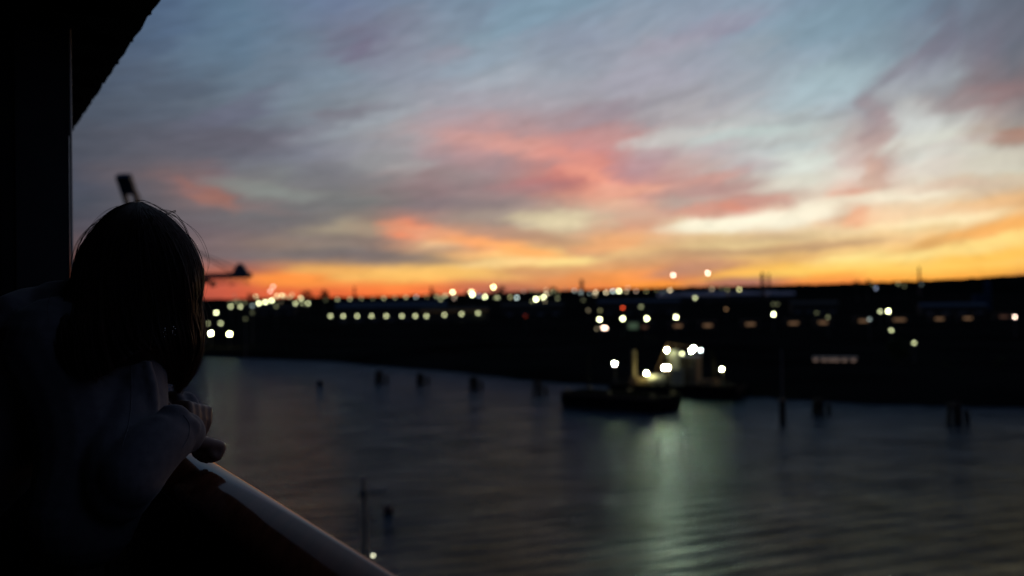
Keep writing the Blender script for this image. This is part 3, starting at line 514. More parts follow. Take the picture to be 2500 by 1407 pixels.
for cname, (zl, tall, L) in CL.items():
    L = sorted(L, key=lambda q: q[0])
    for i, (x, y, lv, hu) in enumerate(L):
        z = zl
        if y > 800 and x > 2000: z = 9
        if cname.startswith('quay'): z = 9 + (2 if y < 780 else 0)
        lab = '%s lamp of the %s, %s %s' % (('rightmost' if i == len(L) - 1 else ordn(i)), cname, WORD[lv], CW[hu])
        if len(lab.split()) > 16: lab = ' '.join(lab.split()[:16])
        smp = lv == 'V' or (x > 2170 and y > 800)
        near_lamps.append((x, y, street_lamp(x, y, lv, hu, z, lab, cname, smp, tall=tall and lv in 'vb')))

# ---------------------------------------------------------------- mooring dolphins, pile, buoy
def dolphin(px, py, h, label, wide=1.0, second=True):
    b0 = onz(px, py, 0)
    t_ = thing('mooring_dolphin', label, 'mooring piles', (b0.x, b0.y, 0), rnd.uniform(-.3, .3), 'timber mooring dolphins standing off the far shore')
    for k in range(5):
        a = k * 2 * math.pi / 5; r0, r1 = 1.25 * wide, .8 * wide
        bm = bmesh.new(); tube(bm, [(r0 * math.cos(a), r0 * math.sin(a), -3), (r1 * math.cos(a), r1 * math.sin(a), h)], [.34, .3], 8)
        link('pile', bm, M['pile'], t_)
    bm = bmesh.new(); tube(bm, [(0, 0, h - .7), (0, 0, h - .35)], .85 * wide, 10); link('binding_collar', bm, M['rust'], t_)
    if second:
        bm = bmesh.new(); tube(bm, [(2.5, .3, -3), (2.2, .2, h * .62)], [.5, .42], 8); link('fender_pile', bm, M['pile'], t_)
        bm = bmesh.new(); tube(bm, [(.4, .1, h * .5), (2.2, .2, h * .5)], .12, 6); link('brace', bm, M['pile'], t_)
for px, py, h, lab, w, sec in ((926, 934, 3.4, 'leftmost dark timber mooring dolphin in the water off the far bank', 1, True),
    (1026, 938, 3.0, 'second dark mooring dolphin from the left, right of the leftmost one', .9, True),
    (1156, 950, 3.2, 'third dark mooring dolphin from the left, halfway to the barge', 1, True),
    (1311, 962, 3.2, 'fourth mooring dolphin from the left, just left of the barge', 1, True),
    (1998, 1010, 3.0, 'mooring dolphin just right of the tall single pile', .95, True),
    (2330, 1034, 3.8, 'rightmost mooring dolphin near the right edge of the water', 1.1, True)):
    dolphin(px, py, h, lab, w, sec)
b0 = onz(1911, 1034, 0)
t_ = thing('tall_pile', 'tall dark single pile in the water right of the barges', 'pile', (b0.x, b0.y, 0))
bm = bmesh.new(); tube(bm, [(0, 0, -3), (0, 0, 4.4)], [.62, .56], 12); link('pile', bm, M['pile'], t_)
bm = bmesh.new(); tube(bm, [(0, 0, 4.4), (0, 0, 14.)], [.16, .10], 8); link('mast', bm, M['steel'], t_)
bm = bmesh.new(); tube(bm, [(0, 0, 4.2), (0, 0, 4.5)], .75, 12); link('cap', bm, M['rust'], t_)
b0 = onz(781, 941, 0)
t_ = thing('mooring_buoy', 'small round dark buoy floating alone off the far bank', 'buoy', (b0.x, b0.y, 0))
bm = bmesh.new(); ball(bm, (0, 0, .5), .95, 14, (1, 1, .8)); link('float', bm, M['hull'], t_, True)
bm = bmesh.new(); tube(bm, [(0, 0, 1.1), (0, 0, 1.6)], .12, 6); link('mooring_eye', bm, M['steel'], t_)

# light mast and hanging float in the water just beyond the hand rail
b0 = P(890, 1290, 60)
b0 = Vector((b0.x, b0.y, 0)); topz = P(886, 1168, 60).z
t_ = thing('post_in_water', 'faint slender post with side arm standing in the water beyond the hand rail', 'post', b0)
bm = bmesh.new(); tube(bm, [(0, 0, -3), (0, 0, topz * .9), (-.05, 0, topz)], [.21, .19, .14], 10); link('post', bm, M['dullpost'], t_)
bm = bmesh.new(); tube(bm, [(0, 0, topz - .85), (1.35, 0, topz - .75)], .07, 6); link('side_arm', bm, M['steel'], t_)
bm = bmesh.new(); box(bm, (-.05, 0, topz - .9), (.45, .4, .35)); link('bracket', bm, M['steel'], t_)
q = P(911, 1357, 59)
bm = bmesh.new(); rr = 4.2 / 2 * 59 / F; ico(bm, (q.x - b0.x, q.y - b0.y, q.z), rr, 2); link('lamp_globe', bm, emat('post_lamp_glow', (1, 1, .68), lin_to_L(.55, 4.2), False), t_, True)
bm = bmesh.new(); tube(bm, [(0, 0, q.z + .1), (q.x - b0.x, q.y - b0.y, q.z + .1)], .04, 6); link('lamp_arm', bm, M['steel'], t_)
q = onz(948, 1248, .1)
t_ = thing('float_marker', 'small reddish brown float on the water beside the slender post', 'buoy', (q.x, q.y, 0))
bm = bmesh.new(); ball(bm, (0, 0, .25), .62, 14, (1, 1, .9)); link('float', bm, M['orangebuoy'], t_, True)
bm = bmesh.new(); tube(bm, [(0, 0, .7), (0, 0, 1.1)], .06, 6); link('ring', bm, M['steel'], t_)

# ---------------------------------------------------------------- barges
def frame2(p0, p1):
    d = (p1 - p0); d.z = 0; L = d.length; return math.atan2(d.y, d.x), L
# front: plain deck barge
a = onz(1369, 990, 0); b_ = onz(1606, 1009, 0); ang, L = frame2(a, b_); mid = (a + b_) / 2
t_ = thing('deck_barge', 'low empty black deck barge moored in front of the lit work barge', 'barge', (mid.x, mid.y, 0), ang)
W = 9.0; Hh = 3.05
bm = bmesh.new()
prof = [(-L / 2 + 1.2, -1), (-L / 2, .8), (-L / 2, Hh), (L / 2, Hh), (L / 2, .8), (L / 2 - 1.2, -1)]
fr = [bm.verts.new((x, 0, z)) for x, z in prof]; bk = [bm.verts.new((x, W, z)) for x, z in prof]
bm.faces.new(fr); bm.faces.new(bk[::-1])
for k in range(6): bm.faces.new((fr[k], bk[k], bk[(k + 1) % 6], fr[(k + 1) % 6]))
bmesh.ops.recalc_face_normals(bm, faces=bm.faces); link('hull', bm, M['hull'], t_)
bm = bmesh.new(); box(bm, (0, W / 2, Hh + .02), (L - .5, W - .5, .06)); link('deck', bm, M['hulltop'], t_)
bm = bmesh.new(); box(bm, (0, -.12, Hh - .35), (L - .8, .24, .3)); link('rubbing_strake', bm, M['rust'], t_)
for x in (-L / 2 + 1.6, 0., L / 2 - 1.6):
    for y in (.6, W - .6):
        bm = bmesh.new()
        for s in (-.3, .3): tube(bm, [(x + s, y, Hh), (x + s, y, Hh + .75)], .18, 8)
        box(bm, (x, y, Hh + .1), (1.1, .5, .1)); link('bollard', bm, M['rust'], t_)
bm = bmesh.new(); tube(bm, [(-L / 2 + 2.2, W - 1.6, Hh), (-L / 2 + 2.2, W - 1.6, Hh + 8.5)], [.14, .08], 8); link('mast', bm, M['hull'], t_)
for k in range(8):
    x = -L / 2 + 2.5 + k * (L - 5) / 7
    bm = bmesh.new(); bmesh.ops.create_cone(bm, cap_ends=False, segments=14, radius1=.62, radius2=.62, depth=.3, matrix=Matrix.Translation((x, -.3, 1.55)) @ Matrix.Rotation(R(90), 4, 'X'))
    link('tyre_fender', bm, M['hull'], t_)

# behind: the lit work barge
a = onz(1486, 969, 0); b_ = onz(1800, 978, 0); ang, L = frame2(a, b_); mid = (a + b_) / 2; DB = mid.y
wb = thing('work_barge', 'lit work barge with pale deckhouse, machinery and dazzling floodlights', 'barge', (mid.x, mid.y, 0), ang)
W = 12.; Hh = 2.9
MW = Matrix.Translation((mid.x, mid.y, 0)) @ Matrix.Rotation(ang, 4, 'Z'); MI = MW.inverted()
bm = bmesh.new()
prof = [(-L / 2 + 2.2, -1), (-L / 2, 1.2), (-L / 2, Hh), (L / 2, Hh), (L / 2, 1.2), (L / 2 - 2.2, -1)]
fr = [bm.verts.new((x, 0, z)) for x, z in prof]; bk = [bm.verts.new((x, W, z)) for x, z in prof]
bm.faces.new(fr); bm.faces.new(bk[::-1])
for k in range(6): bm.faces.new((fr[k], bk[k], bk[(k + 1) % 6], fr[(k + 1) % 6]))
bmesh.ops.recalc_face_normals(bm, faces=bm.faces); link('hull', bm, M['hull'], wb)
bm = bmesh.new(); box(bm, (0, W / 2, Hh + .03), (L - .4, W - .4, .06)); link('deck', bm, M['hulltop'], wb)
def loc(px, py, off=0.):     # point on the barge, `off` metres behind its front side
    r = MI.to_3x3() @ ray(px, py); o = MI @ CAM
    t0 = (off - o.y) / r.y; return o + r * t0
def bxp(name, x0, x1, ytop, off, dep, m, zb=None, parent=wb):
    p0 = loc(x0, ytop, off); p1 = loc(x1, ytop, off); zb = Hh + .06 if zb is None else zb
    bm = bmesh.new(); zt = (p0.z + p1.z) / 2
    box(bm, ((p0.x + p1.x) / 2, off + dep / 2, (zt + zb) / 2), (p1.x - p0.x, dep, zt - zb))
    bmesh.ops.bevel(bm, geom=bm.edges[:], offset=.06, segments=1)
    return link(name, bm, m, parent), ((p0.x + p1.x) / 2, zt, p1.x - p0.x)
# deckhouse with windows, door and roof rail
dh, (cx, zt, ww) = bxp('deckhouse', 1632, 1700, 872, 4.5, 4.5, M['yellow'])
for k in range(4):
    x = cx - ww / 2 + ww * (k + .5) / 4
    bm = bmesh.new(); box(bm, (x, 4.47, zt - 1.2), (ww / 4 * .5, .06, .7)); link('window', bm, emat('dim_window', (.8, 1, .85), .05, False) if k == 0 else M['hull'], dh)
bm = bmesh.new(); box(bm, (cx - ww * .32, 4.46, Hh + 1.15), (.8, .07, 2.0)); link('door', bm, M['white'], dh)
bm = bmesh.new(); box(bm, (cx, 6.75, zt + .1), (ww + .6, 5.1, .16)); link('roof', bm, M['white'], dh)
# pale ventilation trunk, blue-white cabin, tank, winches
bxp('exhaust_trunk', 1638, 1656, 856, 3.6, 1.4, M['white'])
bxp('control_cabin', 1636, 1664, 903, 1.6, 2.2, M['pale'])
bm = bmesh.new(); p = loc(1604, 905, 2.5); tube(bm, [(p.x - 1.6, 2.6, Hh + 1.3), (p.x + 1.6, 2.6, Hh + 1.3)], 1.15, 16)
for s in (-1, 1): box(bm, (p.x + s * 1.1, 2.6, Hh + .25), (.3, 1.8, .5))
link('fuel_tank', bm, M['white'], wb)
bm = bmesh.new(); p = loc(1572, 920, 3.); tube(bm, [(p.x - 1.3, 3., Hh + .9), (p.x + 1.3, 3., Hh + .9)], .75, 14)
for s in (-1.35, 1.35): tube(bm, [(p.x + s - .06, 3., Hh + .9), (p.x + s + .06, 3., Hh + .9)], 1.0, 14)
box(bm, (p.x, 3., Hh + .15), (3.4, 1.6, .2)); link('winch', bm, M['yellow'], wb)
bm = bmesh.new(); p = loc(1720, 930, 3.); tube(bm, [(p.x - 1.3, 3., Hh + .9), (p.x + 1.3, 3., Hh + .9)], .7, 14); box(bm, (p.x, 3., Hh + .15), (3.2, 1.6, .2)); link('winch', bm, M['rust'], wb)
# spud (tall ochre post in its guide) and A-frame
p = loc(1547, 856, 2.2)
bm = bmesh.new(); tube(bm, [(p.x, 2.2, -2), (p.x, 2.2, p.z)], .55, 14); link('spud', bm, M['yellow'], wb)
bm = bmesh.new(); box(bm, (p.x, 2.2, Hh + .9), (1.9, 1.9, 1.6)); link('spud_guide', bm, M['rust'], wb)
p2 = loc(1741, 858, 2.2)
bm = bmesh.new(); tube(bm, [(p2.x, 2.2, -2), (p2.x, 2.2, p2.z)], .5, 14); link('spud', bm, M['hulltop'], wb)
bm = bmesh.new(); box(bm, (p2.x, 2.2, Hh + .9), (1.9, 1.9, 1.6)); link('spud_guide', bm, M['rust'], wb)
bm = bmesh.new(); q0 = loc(1590, 935, 5); q1 = loc(1660, 935, 5); q2 = loc(1626, 840, 5)
for q in (q0, q1): tube(bm, [(q.x, 5 if q is q0 else 8, Hh), (q2.x, 6.2, q2.z)], .2, 6)
tube(bm, [(q2.x, 6.2, q2.z), (q2.x + 8, 6.4, q2.z - 1.0)], .15, 6); link('a_frame', bm, M['rust'], wb)
# guard rail
bm = bmesh.new()
for k in range(22):
    x = -L / 2 + .6 + k * (L - 1.2) / 21; tube(bm, [(x, .35, Hh), (x, .35, Hh + 1.05)], .03, 5)
for z in (.55, 1.05): tube(bm, [(-L / 2 + .6, .35, Hh + z), (L / 2 - .6, .35, Hh + z)], .03, 5)
link('guard_rail', bm, M['steel'], wb)
for k in range(9):
    x = -L / 2 + 3 + k * (L - 6) / 8
    bm = bmesh.new(); bmesh.ops.create_cone(bm, cap_ends=False, segments=14, radius1=.62, radius2=.62, depth=.3, matrix=Matrix.Translation((x, -.2, 1.8)) @ Matrix.Rotation(R(90), 4, 'X'))
    link('tyre_fender', bm, M['hull'], wb)
BL = [(1627.6, 855, 34, 'w', 3.2), (1693, 850.5, 200, 'w', 3.2), (1688, 857, 140, 'w', 2.9), (1711, 855.6, 2.2, 'c', 3.2), (1665, 864, 1.2, 'w', 3.2), (1500.6, 888.6, 70, 'w', 1.0),
      (1622, 898, 240, 'w', 1.2), (1630, 898, 240, 'w', 1.2), (1578.6, 912, 36, 'y', 1.0), (1762.5, 902, 16, 'y', 1.0)]
for i, (x, y, avg, hu, off) in enumerate(BL):
    p = loc(x, y, off); e = 4.2; Dp = (MW @ p).y; rr = e / 2 * Dp / F
    bm = bmesh.new(); tube(bm, [(p.x, off + .5, Hh), (p.x, off + .5, p.z + .35), (p.x, off, p.z + .35)], .08, 6)
    lm_ = link('light_pole', bm, M['steel'], wb)
    em = emat('floodlight_glow', HUE[hu], lin_to_L(avg, e), True)
    bm = bmesh.new()
    if i in (0, 3, 4, 8, 9): ico(bm, tuple(p), rr, 2)
    else:
        tilt = Matrix.Rotation(R(90 - 12), 4, 'X')      # a flat lens turned outboard and a little down, in a round housing
        bmesh.ops.create_circle(bm, cap_ends=True, segments=20, radius=rr, matrix=Matrix.Translation(p) @ tilt)
        hb = bmesh.new(); bmesh.ops.create_uvsphere(hb, u_segments=20, v_segments=10, radius=rr * 1.06)
        bmesh.ops.delete(hb, geom=[v for v in hb.verts if v.co.z > rr * .02], context='VERTS')
        bmesh.ops.transform(hb, matrix=Matrix.Translation(p) @ tilt, verts=hb.verts)
        link('lamp_housing', hb, M['hull'], lm_)
    link('floodlight', bm, em, lm_, True)

# ---------------------------------------------------------------- port cranes
def truss(bm, p0, p1, w, h, n, r):
    """lattice girder between p0 and p1"""
    p0, p1 = Vector(p0), Vector(p1); t = (p1 - p0).normalized(); s = Vector((0, 1, 0)); u = s.cross(t).normalized()
    c = [s * (a * w / 2) + u * (b2 * h / 2) for a, b2 in ((-1, -1), (1, -1), (1, 1), (-1, 1))]
    for q in c: tube(bm, [p0 + q, p1 + q], r, 4)
    for k in range(n):
        a = p0.lerp(p1, k / n); b2 = p0.lerp(p1, (k + 1) / n)
        for i, j in ((0, 3), (1, 2)): tube(bm, [a + c[i], b2 + c[j]], r * .7, 4)
        tube(bm, [b2 + c[2], b2 + c[3]], r * .7, 4)
def crane(name_label, base, rz, zb, apex, boom_deg, boom_len, gauge, group, spread=6.0):
    """local +x points out over the quay edge; boom hinges at x=0"""
    t_ = thing('port_crane', name_label, 'crane', base, rz, group)
    for x in (-1.5, -1.5 - gauge):
        for y in (-9, 9):
            bm = bmesh.new(); box(bm, (x, y, zb / 2), (1.7, 1.5, zb)); link('leg', bm, M['crane'], t_)
    bm = bmesh.new()
    for y in (-9, 9): box(bm, (-1.5 - gauge / 2, y, 12), (gauge, 1.2, 1.5)); box(bm, (-1.5 - gauge / 2, y, 1.4), (gauge + 4, 1.6, 1.6))
    for x in (-1.5, -1.5 - gauge): box(bm, (x, 0, zb - 1.4), (1.3, 18, 1.8))
    for y in (-9, 9): tube(bm, [(-1.5, y, 12), (-1.5 - gauge, y, zb - 2)], .45, 6)
    link('portal_frame', bm, M['crane'], t_)
    bm = bmesh.new()
    for y in (-spread / 2, spread / 2): box(bm, (-1.5 - gauge * .5 - 7, y, zb), (gauge + 16, 1.0, 2.2))
    box(bm, (-1.5 - gauge - 15, 0, zb), (1, spread, 2)); link('back_girder', bm, M['crane'], t_)
    bm = bmesh.new()
    for y in (-4, 4):
        tube(bm, [(-1.5, y * 2, zb), (-3.5, y * .5, apex)], .6, 6); tube(bm, [(-1.5 - gauge, y * 2, zb), (-4.2, y * .5, apex)], .45, 6)
    box(bm, (-3.8, 0, apex), (3.4, 5, 2.6)); link('apex_frame', bm, M['crane'], t_)
    a = R(boom_deg); ux, uz = math.cos(a), math.sin(a); tip = Vector((ux * boom_len, 0, zb + uz * boom_len))
    bm = bmesh.new(); rot = Matrix.Rotation(-a, 4, 'Y'); c = Vector((ux * boom_len / 2, 0, zb + uz * boom_len / 2))
    for y in (-spread / 2, spread / 2): box(bm, c + Vector((0, y, 0)), (boom_len, 1.5, 2.4), rot)
    for k in range(7):
        f = [.02, .2, .4, .58, .93, .955, .985][k]; q = Vector((ux * boom_len * f, 0, zb + uz * boom_len * f)); box(bm, q, ((9. if boom_deg > 20 else 2.2) if k == 4 else 1.5, spread - 1.5, 2.), rot)
    link('boom', bm, M['crane'], t_)
    for f in (.62, .92):
        q = Vector((ux * boom_len * f, 0, zb + uz * boom_len * f + 1.2))
        bm = bmesh.new()
        for y in (-spread / 2, spread / 2): tube(bm, [(-3.6, y * .6, apex), (q.x, y, q.z)], .16, 5)
        link('stay', bm, M['steel'], t_)
    bm = bmesh.new(); tube(bm, [(-3.8, 0, apex), (-1.5 - gauge - 13, 0, zb)], .3, 6); link('back_stay', bm, M['crane'], t_)
    bm = bmesh.new(); box(bm, (-8 - gauge * .6, 0, zb + 3.6), (11, 6, 5)); bmesh.ops.bevel(bm, geom=bm.edges[:], offset=.3, segments=1); link('machinery_house', bm, M['crane'], t_)
    if boom_deg < 20:
        q = boom_len * .80
        bm = bmesh.new(); vs = [(-3.6, 0), (3.6, 0), (2.4, 2.4), (.8, 4.6), (-.8, 4.6), (-2.4, 2.4)]
        f0 = [bm.verts.new((q + x, -3, zb + 1.2 + z)) for x, z in vs]; f1 = [bm.verts.new((q + x, 3, zb + 1.2 + z)) for x, z in vs]
        bm.faces.new(f0); bm.faces.new(f1[::-1])
        for k in range(6): bm.faces.new((f0[k], f1[k], f1[(k + 1) % 6], f0[(k + 1) % 6]))
        bmesh.ops.recalc_face_normals(bm, faces=bm.faces); link('forestay_house', bm, M['crane'], t_)
        bm = bmesh.new(); box(bm, (boom_len * .1, 0, zb - 2.4), (4.5, 5, 2)); link('trolley', bm, M['crane'], t_)
        bm = bmesh.new(); box(bm, (boom_len * .1 + 3.4, 1.5, zb - 3.8), (2.2, 2.4, 2.6)); link('operator_cab', bm, M['pale'], t_)
        bm = bmesh.new()
        for k in range(26):
            x = 1 + k * (boom_len - 2) / 25; h = 2 + 2.2 * rnd.random(); tube(bm, [(x, -3.2, zb - 1), (x + .3, -3.2, zb - 1 - h)], .14, 4)
        link('festoon_cable', bm, M['hull'], t_)
D = 470.
tip = P(609, 673, D); hin = P(487, 675, D)
crane('blue port crane with horizontal boom, apex and stays right of the head', (hin.x, hin.y, 2.8), math.atan2(tip.y - hin.y, tip.x - hin.x) + R(8), hin.z - 2.8, P(480, 607, D).z - 2.8,
      0.6, (tip - hin).length, 15, 'port cranes behind the person')
tip = P(301, 429, 402); rz_ = R(-92); bl = 60.; u_ = Vector((math.cos(rz_), math.sin(rz_), 0))
hin = tip - u_ * bl * math.cos(R(50)); hin.z = tip.z - bl * math.sin(R(50))
crane('blue port crane with its boom raised above the person\'s head', (hin.x, hin.y, 2.8), rz_, hin.z - 2.8, hin.z + 17, 50, bl, 15, 'port cranes behind the person', 4.5)

# ---------------------------------------------------------------- buildings, towers and trees on the far shore
def shed(label, px, py, D, wpx, hpx, dep, wallm, roofm, bays=0, baymat=None, grp=None, name='warehouse', pitch=.25):
    """py is the pixel of the eaves"""
    p = P(px, py, D); s = D / F; w = wpx * s; zt = p.z - 2.6; 
    t_ = thing(name, label, 'building', (p.x, p.y, 2.6), math.atan2(-p.x, p.y) * .6, grp)
    h = max(2.5, zt)
    bm = bmesh.new(); box(bm, (0, dep / 2, h / 2), (w, dep, h)); link('wall', bm, wallm, t_)
    bm = bmesh.new(); rh = dep * pitch * .5; o_ = .5
    v = [bm.verts.new(q) for q in ((-w / 2 - o_, -o_, h + .01), (w / 2 + o_, -o_, h + .01), (w / 2 + o_, dep / 2, h + rh), (-w / 2 - o_, dep / 2, h + rh), (w / 2 + o_, dep + o_, h + .01), (-w / 2 - o_, dep + o_, h + .01))]
    for f in ((0, 1, 2, 3), (3, 2, 4, 5), (0, 3, 5), (1, 4, 2), (0, 5, 4, 1)): bm.faces.new([v[i] for i in f])
    link('roof', bm, roofm, t_)
    for k in range(bays):
        x = -w / 2 + w * (k + .5) / bays
        bm = bmesh.new(); box(bm, (x, -.04, 1.6), (min(5.5, w / bays * .5), .1, 2.6)); link('loading_door', bm, baymat or M['steel'], t_)
    return t_, w, h
shed('long shed with blue roof behind the even row of lamps', 955, 750, 860, 270, 20, 34, M['wall'], M['roofblue'], 7)
warm = emat('warm_window', (1, .6, .2), .05, False)
t_, w, h = shed('low building with a strip of weak amber windows right of the blue roofed shed', 1110, 757, 800, 165, 20, 18, M['wall'], M['wall'])
for k in range(14):
    bm = bmesh.new(); box(bm, (-w / 2 + w * (k + .5) / 14, -.05, h - 1.0), (1.5, .08, 1.1)); link('window', bm, warm, t_)
# long warehouse with lit orange loading doors (each oval of orange light)
amb = emat('sodium_lit_doorway', (1, .56, .30), .17, False); amb2 = emat('sodium_lit_doorway_weak', (1, .5, .35), .07, False)
for i, (x, y, ww_, st) in enumerate(((1574, 799, 18, 0), (1655, 796, 24, 1), (1728, 795, 26, 1), (1832, 792, 27, 1), (1937.7, 789.6, 28, 1), (2009.7, 788, 26, 1), (2108, 784, 26, 1), (2196, 781, 34, 1), (2293.6, 779, 24, 1), (2363, 777.6, 24, 1), (2451, 773.5, 24, 0))):
    z = 5.; dy = y - yeye(x); D = (H - z) * F / dy; p = P(x, y, D); s = D / F
    t_ = thing('loading_shed', '%s small shed with orange glowing doorway in the line behind the shore' % ('rightmost' if i == 10 else ordn(i)), 'shed', (p.x, p.y, 2.7), math.atan2(-p.x, p.y) * .8, 'line of sheds with orange doorways')
    w = 46 * s
    bm = bmesh.new(); box(bm, (0, 4, 2.2), (w, 8, 4.4)); link('wall', bm, M['wall'], t_)
    bm = bmesh.new(); box(bm, (0, 3.6, 4.55), (w + .8, 9.6, .28)); link('roof', bm, M['wall'], t_)
    bm = bmesh.new(); box(bm, (0, -.05, p.z - 2.7), (ww_ * .8 * s, .08, 1.3)); link('lit_doorway', bm, amb if st else amb2, t_)
# made-up kiosk; its glowing front stands in for a lit green patch
p = P(1546, 796, 560)
t_ = thing('kiosk', 'made-up kiosk, its green front glowing in place of a lit green patch', 'kiosk', (p.x, p.y, 2.7))
bm = bmesh.new(); box(bm, (0, 2.5, 2.9), (7.5, 5, 5.8)); link('wall', bm, M['wall'], t_)
bm = bmesh.new(); box(bm, (0, -.05, p.z - 2.7), (5.4, .1, 3.4)); link('stand_in_glow', bm, emat('green_patch_glow', (.5, .8, .5), .09, False), t_)
bm = bmesh.new(); box(bm, (0, 2.3, 5.9), (8.4, 6, .25)); link('roof', bm, M['roofblue'], t_)
# made-up shelter on the right; glowing panels stand in for the lit quay
c = P(2038, 880, 300)
t_ = thing('stand_in_shelter', 'made-up long low shelter, panels glowing in place of the pinkish lit right quay', 'shelter', (c.x, c.y, 2.8), -.3)
pk = emat('pink_lit_quay_glow', (1, .68, .55), .15, False)
bm = bmesh.new(); box(bm, (0, 1.5, c.z - 2.8 + .75), (13, 3.4, .2)); link('roof', bm, M['pale'], t_)
for k in range(6):
    x = -5.4 + k * 2.1 + rnd.uniform(-.3, .3)
    bm = bmesh.new(); box(bm, (x, .3, c.z - 2.8), (1.2, .1, .8)); link('quay_glow_panel', bm, pk, t_)
    bm = bmesh.new(); tube(bm, [(x + .95, 0, 0), (x + .95, 0, c.z - 2.1)], .07, 6); link('post', bm, M['steel'], t_)
bm = bmesh.new(); box(bm, (0, 3, (c.z - 2.3) / 2), (13, .15, c.z - 2.3)); link('back_wall', bm, M['wall'], t_)
# silo, masts and stacks
def tower(name, label, cat, px, ytop, D, r0, r1, m, extra=None):
    p = P(px, ytop, D); t_ = thing(name, label, cat, (p.x, p.y, 2.6)); h = p.z - 2.6
    bm = bmesh.new(); tube(bm, [(0, 0, 0), (0, 0, h)], [r0, r1], 14); link('shaft', bm, m, t_, False)
    if extra == 'silo':
        bm = bmesh.new(); tube(bm, [(0, 0, h), (0, 0, h + 1.8)], [r1, .4], 14); link('cone_roof', bm, m, t_)
        bm = bmesh.new(); box(bm, (-r0 * 2.2, 0, h * .3), (r0 * 3.2, 8, h * .6)); link('silo_annex', bm, m, t_)
    else:
        bm = bmesh.new(); tube(bm, [(0, 0, h - 2.5), (0, 0, h - 1.7)], r1 * 1.35, 12); link('platform', bm, M['steel'], t_)
    return t_
tower('silo', 'tall bluish silo below the right end of the ridge', 'silo', 2411, 690, 900, 3.4, 3.4, M['roofblue'], 'silo')
for lab, x, y, r in (('thin chimney on the horizon above the left lamps', 865, 700, 2.6), ('squat chimney on the horizon left of the brightest lamps', 1053, 700, 3.2), ('thick pale chimney on the horizon above the far left barge', 1420, 683, 4.6),
                     ('left chimney of the close pair on the ridge', 1861, 666, 4.4), ('right chimney of the close pair on the ridge', 1877, 668, 2.8), ('thin lone chimney on the ridge near the right', 2244, 652, 2.6)):
    tower('chimney', lab, 'chimney', x, y, 3000, r * 1.3, r, mat('hazy_brick', (.12, .07, .06), .9), None)['group'] = 'chimneys on the horizon'

def tree(px, py, D, hpx, label, seed, spread=.38, n=1500, leaf=None):
    """py = pixel of the crown top, hpx = crown height in pixels"""
    p = P(px, py, D); t_ = thing('tree', label, 'tree', (p.x, p.y, 2.6), 0, 'trees on the far shore'); h = p.z - 2.6; r_ = random.Random(seed)
    ch = max(hpx * D / F, h * .45); ch = min(ch, h * .85)
    bm = bmesh.new(); tube(bm, [(0, 0, 0), (.1, 0, h * .5), (0, .1, h * .9)], [h * .035, h * .02, h * .006], 7)
    for k in range(7):
        a = r_.uniform(0, 6.3); z0 = h - ch * r_.uniform(.4, 1.); e = Vector((math.cos(a), math.sin(a), .8)) * ch * .33
        tube(bm, [(0, 0, z0), Vector((0, 0, z0)) + e], [h * .012, h * .004], 5)
    link('trunk', bm, M['bark'], t_)
    bm = bmesh.new(); blobs = [(Vector((r_.gauss(0, ch * spread * .5), r_.gauss(0, ch * spread * .5), h - ch * r_.uniform(.18, .9))), ch * r_.uniform(.14, .27)) for _ in range(14)]
    blobs.append((Vector((0, 0, h - ch * .14)), ch * .14)); ls = leaf or ch * .05
    for k in range(n):
        c0, rr = blobs[r_.randrange(len(blobs))]; d = Vector((r_.gauss(0, 1), r_.gauss(0, 1), r_.gauss(0, 1))).normalized() * rr * r_.uniform(.5, 1.05)
        q = c0 + d; a = Vector((r_.gauss(0, 1), r_.gauss(0, 1), r_.gauss(0, 1))).normalized(); b2 = a.orthogonal().normalized(); a2 = a.cross(b2); s = ls * r_.uniform(.6, 1.3)
        bm.faces.new([bm.verts.new(q + b2 * s), bm.verts.new(q + a2 * s * .6), bm.verts.new(q - b2 * s), bm.verts.new(q - a2 * s * .6)])
    link('crown', bm, M['foliage'], t_)
tree(2196, 826, 288, 48, 'leafy tree dimly lit green by the two lamps beside it', 1, .5, 2600, .35)
for i, (x, y, D, hp, lab) in enumerate(((790, 706, 1500, 30, 'dark tree above the gap between the lamp clusters'), (748, 708, 1500, 26, 'dark tree against the sunset behind the terminal cluster'), (610, 716, 1400, 24, 'low dark tree under the end of the crane boom'),
        (1222, 697, 1500, 34, 'tall dark tree right beside the highest yellowish lamp'), (1140, 708, 1600, 22, 'dark tree left of the brightest horizon lamp'), (1347, 700, 1500, 24, 'dark tree on the horizon behind the amber lamps'),
        (1052, 708, 1600, 20, 'dark tree at the foot of the squat chimney'), (2118, 682, 1700, 22, 'left tree of the pair breaking the right ridge'), (2092, 684, 1700, 16, 'right small tree breaking the line of the ridge'),
        (950, 850, 400, 26, 'dark bush like tree on the left bank'), (1240, 862, 350, 30, 'dark tree on the bank left of the barges'), (1980, 905, 262, 40, 'dark tree on the bank above the tall pile'),
        (2310, 880, 270, 50, 'dark tree on the right bank beyond the rightmost dolphin'), (2440, 872, 270, 50, 'rightmost dark tree on the right bank'), (700, 842, 440, 22, 'small dark tree on the bank under the terminal cluster'))):
    tree(x, y, D, hp, lab, 20 + i, .5, 700)
for i, (x, y, D, w, lab) in enumerate(((660, 752, 1300, 120, 'dark terminal shed under the cluster of floodlights'), (1300, 746, 1000, 150, 'dark warehouse below the middle of the horizon lamps'), (1560, 738, 1000, 200, 'very long dark warehouse behind the white yard lamps'),
        (1990, 742, 900, 110, 'dark shed left of the paired white lamps'), (2330, 748, 800, 150, 'dark bluish shed at the foot of the silo'))):
    shed(lab, x, y, D, w, 20, 22, M['wall'], M['roofblue'] if i in (2, 4) else M['wall'], 4, M['pale'] if i == 1 else None)

